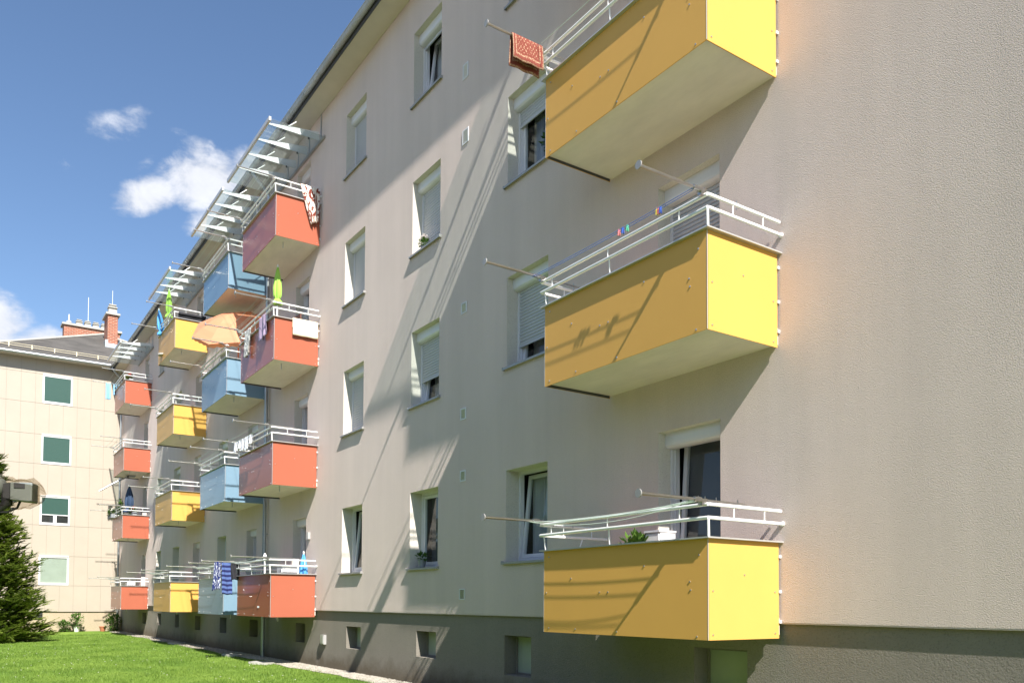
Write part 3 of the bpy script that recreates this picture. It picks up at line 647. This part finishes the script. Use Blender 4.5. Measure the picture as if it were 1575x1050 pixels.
mb = MB(); mb.tube([(-51.8, -1.65, 16.97), (-51.8, -1.65, 17.55)], [.05, .03], 8); mb.tube([(-51.8, -1.65, 17.1), (-51.8, -1.65, 17.16)], .13, 8); mb.build('vent_pipe', 'white', rf)
mb = MB(); mb.tube([(-51.8, -.7, 16.97), (-51.8, -.7, 18.7)], .015, 6); mb.build('lightning_rod', 'white', rf)
mb = MB(); mb.tube([(-47.85, -.04, 17.2), (-47.85, -.04, 18.0)], .012, 6); mb.build('lightning_rod', 'white', rf)
mb = MB(); mb.box(-49.2, -47.35, -.42, -.28, 14.6, 15.22); mb.box(-47.6, -47.35, -.28, .3, 14.6, 15.05); mb.build('flashing', 'zinc', rf)

# ------------------------------------------------------------------ things on and around the balconies
def cloth(name, TL, TR, BL, BR, mat_, nf=3, amp=.02, n=16, sag=0, parent=None, wave0=.3):
    TL, TR, BL, BR = map(Vector, (TL, TR, BL, BR)); nrm = (TR-TL).cross(BL-TL).normalized()
    vs, fs, uvs = [], [], []; ph = random.random()*6
    for j in range(n+1):
        v = j/n
        for i in range(n+1):
            u = i/n; p = TL*(1-u)*(1-v) + TR*u*(1-v) + BL*(1-u)*v + BR*u*v
            p = p + nrm*amp*(wave0 + (1-wave0)*v)*(math.sin(nf*2*math.pi*u + ph + .8*v) + .4*math.sin(nf*4.3*math.pi*u + 2*v + ph))
            p.z -= sag*math.sin(math.pi*u)*v + .01*math.sin(9*u + ph)*v
            vs.append(tuple(p)); uvs.append((u, 1-v))
    for j in range(n):
        for i in range(n): a = j*(n+1)+i; fs.append((a, a+1, a+n+2, a+n+1))
    me = bpy.data.meshes.new(name); me.from_pydata(vs, [], fs); me.materials.append(MT[mat_]); me.polygons.foreach_set('use_smooth', [True]*len(fs))
    uv = me.uv_layers.new(name='uv')
    for l in me.loops: uv.data[l.index].uv = uvs[l.vertex_index]
    o = bpy.data.objects.new(name, me); COL.objects.link(o); o.modifiers.new('thick', 'SOLIDIFY').thickness = .004
    if parent: o.parent = parent
    return o
def drape(name, axis, p, a0, a1, zt, d1, d2, mat_, spread=.03, n=18, amp=.008):
    # cloth folded over a bar at height zt; the bar runs along 'axis' from a0 to a1 at the other coordinate p
    vs, fs, uvs = [], [], []; path = []
    for i in range(9): path.append((1, -d1*(1-i/8)))
    path = [(s*spread*(.6+.4*abs(z)/max(d1, .01)), z) for s, z in path] + [(-spread*(.6+.4*t), -d2*t) for t in [i/8 for i in range(9)]]
    path = path[:8] + [(spread*.5, 0.0), (0, .012), (-spread*.5, 0.0)] + path[10:]
    m_ = len(path)
    for j, (s, z) in enumerate(path):
        for i in range(n+1):
            u = i/n; w = amp*math.sin(u*13 + j*.25)*min(1, abs(z)*6); a = a0 + (a1-a0)*u; q = p + s + w
            vs.append((a, q, zt+z) if axis == 'x' else (q, a, zt+z)); uvs.append((u, j/(m_-1)*2))
    for j in range(m_-1):
        for i in range(n): a = j*(n+1)+i; fs.append((a, a+1, a+n+2, a+n+1))
    me = bpy.data.meshes.new(name); me.from_pydata(vs, [], fs); me.materials.append(MT[mat_]); me.polygons.foreach_set('use_smooth', [True]*len(fs))
    uv = me.uv_layers.new(name='uv')
    for l in me.loops: uv.data[l.index].uv = uvs[l.vertex_index]
    o = bpy.data.objects.new(name, me); COL.objects.link(o); o.modifiers.new('thick', 'SOLIDIFY').thickness = .006
    return o
Zk = [ZB + d for d in DH]
XP = lambda key: BAY[key] - WID[key] + .02       # left drying pole
tag(drape('rug', 'y', XP('yellow_near'), -1.56, -1.12, Zk[2]+1.325, .31, .36, 'rug', .045), 'dark red patterned rug folded over the drying pole of the topmost yellow balcony', 'rug')
for i, (x, m_, y) in enumerate([(-6.46, 'peg', -1.2), (-6.40, 'pegb', -1.2), (-6.33, 'pegg', -1.2), (-5.90, 'pegy', -1.2), (-5.875, 'peg', -1.2), (-5.85, 'pegb', -1.2)]):
    mb = MB(); z = Zk[1]+1.285; t = [.3, -.2, .05, .1, 0, -.15][i]
    for s in (-1, 1): mb.prism([(y+s*.004, z+.02), (y+s*.012, z+.01), (y+s*.016, z-.05), (y+s*.008, z-.05), (y+s*.003, z-.01)], x-.006, x+.006)
    tag(mb.build('clothes_peg', m_), ['red clothes peg, leftmost on the blue line of the middle yellow balcony', 'blue clothes peg between the red and the green one on the blue line', 'green clothes peg, third from the left on the blue line',
        'yellow clothes peg in the cluster near the right drying pole', 'red clothes peg in the middle of the cluster of three pegs', 'blue clothes peg at the right end of the cluster of three pegs'][i], 'clothes peg', 'clothes pegs on the blue line')
def leaves(mb, c, r, n, size, flat=.8, m=0):
    for i in range(n):
        while True:
            p = Vector((random.uniform(-1, 1), random.uniform(-1, 1), random.uniform(-1, 1)))
            if p.length < 1: break
        q = Vector(c) + Vector((p.x*r[0], p.y*r[1], p.z*r[2])); d = (p + Vector((0, 0, .3)) + Vector((random.gauss(0, .4), random.gauss(0, .4), random.gauss(0, .3)))).normalized()
        s = d.cross(Vector((0, 0, 1))); s = (s if s.length > .05 else Vector((1, 0, 0))).normalized(); L = size*random.uniform(.6, 1.3); w = L*.28
        mb.quad(q, q + d*L*.5 + s*w, q + d*L, q + d*L*.5 - s*w, m)
def potted(name, label, cat, loc, pr, ph, fr, n, size, potm='terracotta', leafm='leaf', group=None, flowers=None):
    t = thing(name, label, cat, loc, group); x, y, z = 0, 0, 0
    mb = MB(); mb.lathe((0, 0, 0), [(0, 0), (pr*.72, 0), (pr, ph*.9), (pr*1.1, ph*.9), (pr*1.1, ph), (pr*.95, ph), (pr*.9, ph-.02), (0, ph-.02)], 16); mb.build('pot', potm, t, smooth=True)
    mb = MB()
    for i in range(7): a = i*.9; mb.tube([(0, 0, ph-.03), (fr[0]*.3*math.cos(a), fr[1]*.3*math.sin(a), ph+fr[2]*.6), (fr[0]*.6*math.cos(a), fr[1]*.6*math.sin(a), ph+fr[2]*1.3)], [.006, .003, .001], 5)
    leaves(mb, (0, 0, ph+fr[2]), fr, n, size); mb.build('foliage', leafm, t)
    if flowers:
        mb = MB()
        for fx, fy, fz in flowers[1]: leaves(mb, (fx, fy, ph+fz), (.035, .035, .03), 60, .03)
        mb.build('blossom', flowers[0], t)
    return t
def cabinet(label, x0, x1, y0, y1, z0, z1, group=None):
    t = thing('storage_cabinet', label, 'cabinet', ((x0+x1)/2, (y0+y1)/2, z0), group); a, b, h = (x1-x0)/2, (y1-y0)/2, z1-z0
    mb = MB(); mb.box(-a, a, -b+.02, b, 0, h-.02); mb.build('body', 'white', t)
    mb = MB(); mb.box(-a-.008, a+.008, -b-.008, b+.008, h-.02, h); mb.build('lid', 'white', t)
    mb = MB(); mb.box(-a+.01, a-.01, -b, -b+.018, .03, h-.04); mb.build('door', 'potwhite', t)
    mb = MB(); mb.box(a-.05, a-.035, -b-.02, -b, h*.5, h*.5+.12); mb.build('handle', 'steel', t)
fz = lambda k: Zk[k] + .20
cabinet('narrow white cabinet beside the door on the lowest yellow balcony by the camera', -6.69, -6.47, -.62, -.38, fz(0), 2.44)
potted('potted_plant', 'bushy green plant behind the rail of the lowest yellow balcony by the camera', 'plant', (-6.83, -.62, fz(0)), .13, .60, (.17, .15, .14), 260, .09, 'potgrey')
cabinet('white cabinet standing on the lowest orange red balcony of the nearest stack', -18.55, -18.22, -.75, -.4, fz(0), 2.47)
cabinet('white cabinet on the ground floor balcony beside the cream building', -37.9, -37.45, -.75, -.45, fz(0), 2.47)
# hanging cloths
def T(o, l, c, g=None): return tag(o, l, c, g)
xr = BAY['red_near']; xs = xr + .035
o = cloth('blanket', (xs+.03, -.52, Zk[3]+1.29), (xs+.03, -.04, Zk[3]+1.29), (xs+.05, -.25, Zk[3]+.42), (xs+.05, -.10, Zk[3]+.50), 'pattern', 2.5, .035); T(o, 'white and brown leaf patterned blanket hanging over the rail of the topmost orange red balcony', 'blanket')
T(drape('towel', 'y', xs+.012, -.64, -.05, Zk[2]+PH+.03, .38, .2, 'creamcloth', .02), 'cream towel over the wall side of the second floor orange red balcony', 'towel')
T(cloth('shirt', (-19.02, -1.09, Zk[2]+1.13), (-18.55, -1.09, Zk[2]+1.15), (-18.93, -1.10, Zk[2]+.58), (-18.42, -1.10, Zk[2]+.72), 'lilac', 2, .03, sag=.05), 'lilac shirt hanging in front of the second floor orange red balcony', 'shirt')
T(cloth('tea_towel', (-20.12, -1.09, Zk[2]+1.13), (-19.6, -1.09, Zk[2]+1.15), (-20.03, -1.11, Zk[2]+.48), (-19.75, -1.11, Zk[2]+.55), 'greywhite', 2, .03, sag=.04), 'grey and white patterned cloth hanging left of the lilac shirt', 'towel')
ld = ['small white garment at the left end of the row of washing', 'small white garment second from the left in the row of washing', 'small white garment in the middle of the row of washing', 'small white garment second from the right in the row of washing', 'small white garment at the right end of the row of washing']
for i in range(5):
    x = -20.55 + .29*i; h = [.26, .22, .30, .34, .24][i]
    T(cloth('garment', (x, -1.18, Zk[1]+1.27), (x+.27, -1.18, Zk[1]+1.265), (x+.02, -1.19, Zk[1]+1.27-h), (x+.28, -1.19, Zk[1]+1.265-h*.9), 'whitecloth', 1.5, .025, 12), ld[i], 'garment', 'white washing on the first floor orange red balcony')
x = XP('red_near'); z = Zk[0] + 1.30
T(cloth('towel', (x, -1.60, z), (x, -1.44, z), (x+.01, -1.64, z-.70), (x+.01, -1.46, z-.66), 'bluewhite', 1.5, .03), 'blue and white flowered towel hanging left of the striped towel', 'towel')
T(cloth('towel', (x, -1.43, z), (x, -1.18, z), (x+.01, -1.42, z-.78), (x+.01, -1.17, z-.80), 'stripes', 1, .015), 'blue striped bath towel between the flowered towel and the dark jacket', 'towel')
T(cloth('jacket', (x, -1.24, z), (x, -1.0, z), (x+.04, -1.20, z-.42), (x+.04, -.98, z-.45), 'darkcloth', 2, .04), 'dark jacket hanging at the rail right of the striped towel', 'jacket')
# garments further away
xf = XP('red_far')
for i, (y0, y1, h, l) in enumerate([(-1.42, -1.22, .72, 'pale blue towel, leftmost on the topmost far orange red balcony'), (-1.12, -.98, .50, 'pale blue towel, middle one on the topmost far orange red balcony'), (-.92, -.76, .38, 'short pale blue towel, nearest the corner on the topmost far balcony')]):
    T(cloth('towel', (xf+.02, y0, Zk[3]+1.3), (xf+.02, y1, Zk[3]+1.3), (xf+.04, y0, Zk[3]+1.3-h), (xf+.04, y1, Zk[3]+1.32-h), 'lightblue', 1.5, .03), l, 'towel', 'pale blue towels on the far balcony')
xy = BAY['yellow_far']
T(drape('floor_mat', 'y', xy+.035, -.95, -.1, Zk[3]+1.15, .06, .22, 'darkcloth', .03), 'black mat folded over the side rail of the topmost far yellow balcony', 'mat')
# parasols
def closed_parasol(label, loc, base, m_, hf, r=.075, lean=(0, 0)):
    x, y, z0 = loc; t = thing('closed_parasol', label, 'parasol', loc)
    mb = MB(); mb.tube([(0, 0, 0), (lean[0], lean[1], base+hf)], .018, 8); mb.build('pole', 'wmetal', t)
    mb = MB(); f = base/(base+hf); prof = [(.02, 0), (r*1.25, .02*hf), (r*1.15, .10*hf), (r*.55, .16*hf), (r*.95, .24*hf), (r*1.0, .42*hf), (r*.8, .65*hf), (r*.45, .85*hf), (.012, hf)]
    mb.lathe((0, 0, base), prof, 16, wob=.16)
    mb.v = [(a + lean[0]*c/(base+hf), b + lean[1]*c/(base+hf), c) for a, b, c in mb.v]
    mb.build('canopy', m_, t, smooth=True)
    mb = MB(); mb.lathe((lean[0], lean[1], base+hf-.01), [(.018, 0), (.02, .03), (.0, .06)], 8); mb.build('finial', 'wmetal', t)
    mb = MB(); mb.lathe((0, 0, 0), [(.0, .0), (.2, 0), (.2, .05), (.04, .08), (.03, .2), (0, .2)], 14); mb.build('stand', 'concrete', t)
closed_parasol('closed lime green parasol on the second floor orange red balcony', (-18.88, -.72, fz(2)), 1.30, 'lime', .92, .085)
closed_parasol('closed bright green parasol on the topmost far yellow balcony', (-29.95, -.85, fz(3)), 1.32, 'lime', 1.0, .09)
closed_parasol('closed sky blue parasol at the front rail of the topmost far yellow balcony', (-29.95, -.98, fz(3)), .72, 'azure', .95, .10, (-.35, -.12))
closed_parasol('closed dark blue parasol on the first floor far orange red balcony', (-38.2, -.62, fz(1)), .95, 'navy', 1.15, .16)
closed_parasol('closed blue beach parasol leaning at the wall end of the lowest orange red balcony', (-18.33, -.21, fz(0)), .45, 'azure', .80, .085)
mb = MB(); mb.lathe((-18.95, -.9, fz(0)), [(0, 0), (.16, 0), (.16, .04), (.022, .06), (.02, 1.06), (.04, 1.10), (.045, 1.18), (.02, 1.24), (0, 1.25)], 12)
T(mb.build('parasol_stand', 'white'), 'white pole with a rounded knob on the lowest orange red balcony', 'pole')
# open orange parasol
t = thing('open_parasol', 'large open orange parasol tilted over the second floor blue balcony', 'parasol', (-22.35, -.62, fz(2)))
mb = MB(); mb.tube([(0, 0, 0), (0, 0, 1.35), (.08, -.31, 1.92)], .018, 8); mb.build('pole', 'orange', t)
ax = Vector((.55, -.42, .72)).normalized(); e1 = ax.cross(Vector((0, 1, 0))).normalized(); e2 = ax.cross(e1); top = Vector((.10, -.34, 1.98))
mb = MB(); n = 8; rad = 1.0
def cp(k, f):
    a = 2*math.pi*k/n; dr = .34*f**1.35; sc = 1.0
    return top + (e1*math.cos(a) + e2*math.sin(a))*rad*f - ax*dr
for k in range(n):
    for i in range(6):
        f0, f1 = i/6, (i+1)/6
        a, b, c, d = cp(k, f0), cp(k+1, f0), cp(k+1, f1), cp(k, f1)
        mid0 = (a+b)/2 - ax*-.0; mb.quad(a, b, c, d)
    a, d = cp(k, 1), cp(k+1, 1)
    for j in range(4):
        p = a + (d-a)*j/4; q = a + (d-a)*(j+1)/4; mb.quad(p, q, q - ax*.085, p - ax*.085)
        mb.tri(p - ax*.085, q - ax*.085, (p+q)/2 - ax*.12)
MT['orange_t'] = leafy('orange_translucent_fabric', (.85, .36, .20), (.90, .42, .24), .35, .5)
o = mb.build('canopy', 'orange_t', t)
for k in range(n):
    mb = MB(); mb.tube([cp(k, .03) - ax*.02, cp(k, .5) - ax*.02, cp(k, 1) - ax*.02], .005, 5); mb.build('rib', 'wmetal', t)
# wooden chair on the balcony with the lime parasol
t = thing('wooden_chair', 'dark brown wooden chair behind the rail of the second floor orange red balcony', 'chair', (-18.62, -.52, fz(2)))
mb = MB(); mb.box(-.22, .22, -.2, .22, .43, .46); mb.build('seat', 'brown', t)
for a in (-.2, .18):
    for b in (-.19, .18): mb = MB(); mb.box(a, a+.03, b, b+.03, 0, .43 if b < 0 else 1.08); mb.build('leg', 'brown', t)
for z_ in (.62, .80, .98): mb = MB(); mb.box(-.165, .175, .185, .205, z_, z_+.08); mb.build('back_slat', 'brown', t)
# awning below the far balcony
t = thing('folded_awning', 'folded awning frame pointing down under the second floor far balcony', 'awning', (-38.9, -.6, Zk[2]))
for dx in (0, .22):
    mb = MB(); mb.tube([(dx, .3, .02), (dx, 0, -.02), (dx-.02, -.55, -.36), (dx-.05, -1.08, -.72)], .030, 8); mb.build('arm', 'zinc', t)
mb = MB(); mb.tube([(-.08, -.02, -.05), (.30, -.02, -.05)], .045, 8); mb.build('roller', 'dark', t)
# flowers of the far balconies
def planter(label, x0, x1, y, z, fl_, n=260):
    t = thing('flower_box', label, 'flower box', ((x0+x1)/2, y, z)); a = (x1-x0)/2
    mb = MB(); mb.box(-a, a, -.08, .08, 0, .16); mb.build('trough', 'potgrey', t)
    mb = MB(); leaves(mb, (0, 0, .24), (a, .13, .14), n, .09); mb.build('foliage', 'leaf', t)
    mb = MB()
    for i in range(9): leaves(mb, (random.uniform(-a, a), -.05, .30+random.uniform(-.05, .06)), (.05, .05, .04), 24, .045)
    mb.build('blossom', fl_, t)
planter('flower box with red blossoms on the topmost far orange red balcony', -38.6, -37.5, -.75, Zk[3]+PH+.02, 'redflower')
planter('overhanging leafy flower box at the front of the first floor far orange red balcony', -39.7, -38.7, -1.15, Zk[1]+PH+.0, 'flower', 420)
planter('flower box with pink and white blossoms along the side rail', -38.3, -37.3, -.55, Zk[1]+PH+.0, 'redflower')
potted('potted_cypress', 'small slim green cypress in a pot on the first floor far balcony', 'plant', (-38.6, -1.0+.12, fz(1)), .14, .3, (.12, .12, .62), 500, .10, 'terracotta')
# window sill plants
potted('potted_geranium', 'white flowering geranium in a small pot on a second floor window sill', 'plant', (-13.20, .08, SZ+DH[2]+.012), .055, .09, (.12, .07, .07), 160, .05, 'potgrey', flowers=('flower', [(-.02, 0, .16), (.03, -.02, .18), (.06, .02, .15), (-.08, 0, .14)]))
potted('potted_plant', 'small drooping plant in a grey pot on a ground floor window sill', 'plant', (-13.12, .06, SZ+.012), .075, .13, (.17, .06, .05), 60, .09, 'potgrey', leafm='leaf')
potted('potted_plant', 'tall leafy plant standing inside the half open second floor window', 'plant', (-9.75, .40, SZ+DH[2]+.0), .09, .14, (.16, .08, .5), 120, .13, 'potgrey')
# plants by the foot of the cream building
def shrub(label, loc, r, n, size, m_='leaf'):
    t = thing('shrub', label, 'shrub', loc)
    mb = MB()
    for i in range(8): a = i*.8; mb.tube([(0, 0, 0), (r[0]*.5*math.cos(a), r[1]*.5*math.sin(a), r[2]*1.2)], [.015, .004], 5)
    mb.build('stem', 'bark', t); mb = MB(); leaves(mb, (0, 0, r[2]), r, n, size); mb.build('foliage', m_, t)
shrub('low rounded shrub by the wall of the cream building', (-44.0, -2.35, GZ), (.3, .32, .26), 700, .09)
shrub('dark bushy shrub in the shaded corner where the two buildings meet', (-43.6, -.32, GZ), (.35, .38, .42), 900, .10)
potted('potted_plant', 'leafy plant in a white pot beside the low shrub by the cream building', 'plant', (-43.9, -1.85, GZ), .13, .24, (.30, .30, .30), 260, .13, 'potwhite')
mb = MB(); mb.lathe((-44.0, -.72, GZ), [(0, 0), (.10, 0), (.15, .2), (.165, .2), (.165, .24), (.13, .24), (.12, .05), (0, .05)], 14); T(mb.build('flower_pot', 'terracotta', smooth=True), 'empty terracotta flower pot by the wall of the cream building', 'pot')
# flat pieces in the lawn edge
def slab(label, x, y, w, d, h, m_, rz):
    mb = MB(); mb.prism([(-d/2, 0), (d/2, 0), (d/2-.01, h), (-d/2+.01, h)], -w/2, w/2); o = mb.build('stone_slab', m_); o.location = (x, y, GZ+.004); o.rotation_euler = (.02, .03, rz); T(o, label, 'slab')
slab('pale concrete slab on the grass below the orange red balconies', -19.35, -.82, .55, .28, .05, 'concrete', .5)
slab('brownish stone slab at the gravel edge near the downpipe', -22.5, -.62, .6, .3, .05, 'concrete', .2)
slab('light slab at the gravel edge below the far yellow balconies', -29.7, -.5, .8, .25, .04, 'concrete', .1)

mb = MB()
for i in range(170):
    x = random.uniform(-32, -13); y = random.uniform(-7, -.9); r_ = random.uniform(.008, .016)
    mb.lathe((x, y, GZ + random.uniform(.03, .055)), [(0, 0), (r_, .002), (0, .006)], 6)
T(mb.build('daisies', 'flower'), 'tiny white daisies and clover heads scattered in the lawn', 'flowers'); bpy.data.objects['daisies']['kind'] = 'stuff'
# ------------------------------------------------------------------ conifer
def conifer(loc, H, Rb):
    t = thing('conifer_tree', 'dense green conifer standing on the lawn at the left edge', 'tree', loc)
    mb = MB(); mb.tube([(0, 0, -.1), (0, 0, H*.5), (0, 0, H*.97)], [.16, .09, .015], 10); mb.build('trunk', 'bark', t, smooth=True)
    V = []; 
    r2 = np.random.default_rng(3)
    def spray(p, d, L, wd):
        # a flat feathery frond of short pointed leaf scales
        s = d.cross(Vector((0, 0, 1))).normalized(); n = int(18*L/.5) + 6
        for i in range(n):
            f = i/n; c = p + d*L*f; sd = 1 if i % 2 else -1; l = wd*(1.1-f)*random.uniform(.8, 1.2)
            dd = (d*.85 + s*sd*random.uniform(.35, .8) + Vector((0, 0, random.uniform(-.15, .25)))).normalized(); q = dd.cross(Vector((0, 0, 1)) + s*random.uniform(-.6, .6)).normalized()*.028
            V.append((c - q, c + q, c + dd*l))
    N = 4200
    for i in range(N):
        u = (i + random.random())/N; z = H*(1 - (1-u)**.62) * .985
        z = min(z, H*.98); R = Rb*(1 - z/H)**.92*(1 + .10*math.sin(z*5.1) ) * random.uniform(.55, 1.03); az = random.uniform(0, 2*math.pi)
        R *= (1 + .10*math.sin(az*5 + z*2.3))*min(1, .74 + z*.35)
        rad = Vector((math.cos(az), math.sin(az), 0)); up = random.uniform(.12, .5); d = (rad + Vector((0, 0, up)) + Vector((random.gauss(0, .18), random.gauss(0, .18), 0))).normalized()
        L = random.uniform(.35, .75)*(1 - .45*z/H); p = rad*max(0, R - L*.7) + Vector((0, 0, max(.05, z - .15)))
        spray(p, d, L, .17)
        for _ in range(2):
            d2 = (d + Vector((random.gauss(0, .45), random.gauss(0, .45), random.gauss(.1, .25)))).normalized(); spray(p + d*L*random.uniform(.2, .5), d2, L*.65, .13)
    a = np.array([[tuple(v) for v in tr] for tr in V], np.float32); n = len(a)
    me = bpy.data.meshes.new('crown'); me.vertices.add(3*n); me.vertices.foreach_set('co', a.ravel())
    me.loops.add(3*n); me.loops.foreach_set('vertex_index', np.arange(3*n, dtype=np.int32)); me.polygons.add(n)
    me.polygons.foreach_set('loop_start', np.arange(0, 3*n, 3, dtype=np.int32)); me.polygons.foreach_set('loop_total', np.full(n, 3, np.int32)); me.update(); me.validate()
    me.materials.append(MT['conifer']); o = bpy.data.objects.new('crown', me); COL.objects.link(o); o.parent = t
conifer((-34.6, -6.0, GZ), 8.3, 2.45)

# ------------------------------------------------------------------ floodlight in a plastic cover, on a post just beyond the left edge
t = thing('floodlight', 'grey floodlight wrapped in clear plastic on a bracket at the left edge', 'floodlight', (-5.98, -6.97, GZ))
B0 = Vector((-5.98, -6.97, GZ)); cx = Vector((-5.775, -6.53, 2.30)) - B0
dr = Vector((.40, .91, -.05)).normalized(); sd = Vector((.91, -.40, 0)).normalized()
mb = MB(); mb.tube([(0, 0, 0), (0, 0, 2.25)], .03, 12); mb.build('post', 'post', t, smooth=True)
mb = MB(); a = Vector((0, 0, 2.1)); mb.tube([a, a + (cx-a)*.35 + Vector((0, 0, .02)), cx - dr*.10], .016, 8); mb.build('bracket_arm', 'dark', t, smooth=True)
def obox(mb, c, hx, hy, hz, tp=1.0, m=0):   # dr = long axis
    n = len(mb.v)
    for sx_, sy_, sz_ in ((-1,-1,-1),(1,-1,-1),(1,1,-1),(-1,1,-1),(-1,-1,1),(1,-1,1),(1,1,1),(-1,1,1)):
        k = tp if sx_ < 0 else 1; mb.v.append(tuple(c + dr*hx*sx_ + sd*hy*sy_*k + Vector((0, 0, hz*sz_*k))))
    for q in ((0,3,2,1),(4,5,6,7),(0,1,5,4),(1,2,6,5),(2,3,7,6),(3,0,4,7)): mb.f.append(tuple(n+i for i in q)); mb.m.append(m)
mb = MB(); obox(mb, cx, .062, .05, .058, .92); o = mb.build('lamp_housing', 'housing', t); bv = o.modifiers.new('bevel', 'BEVEL'); bv.width = .008; bv.segments = 3
mb = MB(); obox(mb, cx + sd*.0505 + Vector((0, 0, .034)) - dr*.008, .030, .002, .014); mb.build('sensor_window', 'dark', t)
mb = MB(); obox(mb, cx + dr*.066, .005, .044, .05); mb.build('lens', 'plastic', t)
mb = MB(); obox(mb, cx - dr*.085, .02, .038, .05, .8); mb.build('bracket', 'dark', t)
mb = MB(); hc = cx - dr*.175 + Vector((0, 0, .022))
mb.tube([hc - dr*.09, hc - dr*.075, hc - dr*.04, hc, hc + dr*.04, hc + dr*.065, hc + dr*.07], [.012, .045, .066, .070, .064, .045, .01], 20); mb.build('rounded_lamp_head', 'housing', t, smooth=True)
mb = MB(); jc = cx - dr*.092 - Vector((0, 0, .012)); mb.tube([jc - sd*.03 + Vector((0, 0, .05)), jc, jc - Vector((0, 0, .06)), jc - dr*.04 - Vector((0, 0, .10))], [.022, .034, .030, .018], 14); mb.build('swivel_joint', 'cable', t, smooth=True)
mb = MB(); mb.tube([cx - dr*.02 - Vector((0, 0, .055)), cx - dr*.035 - Vector((0, 0, .095)), cx - dr*.09 - Vector((0, 0, .125)), cx - dr*.16 - Vector((0, 0, .13)), cx - dr*.25 - Vector((0, 0, .08)), Vector((0, 0, 2.05))], .007, 8); mb.build('cable', 'cable', t, smooth=True)
mb = MB(); nu, nv = 28, 14; c0 = cx - dr*.05
for j in range(nv+1):
    ph_ = -math.pi/2 + math.pi*j/nv
    for i in range(nu):
        th = 2*math.pi*i/nu; dx = math.sin(ph_)*.165; w = math.cos(ph_)**.6*(.082 + .012*math.sin(3*th+4*ph_) + .010*math.sin(7*th - 5*ph_) + .006*math.sin(13*th+9*ph_))
        mb.v.append(tuple(c0 + dr*dx + sd*w*math.cos(th) + Vector((0, 0, w*math.sin(th)*1.05 - .005))))
for j in range(nv):
    for i in range(nu): k = (i+1) % nu; mb.f.append((j*nu+i, j*nu+k, (j+1)*nu+k, (j+1)*nu+i)); mb.m.append(0)
mb.build('plastic_cover', 'plastic', t)
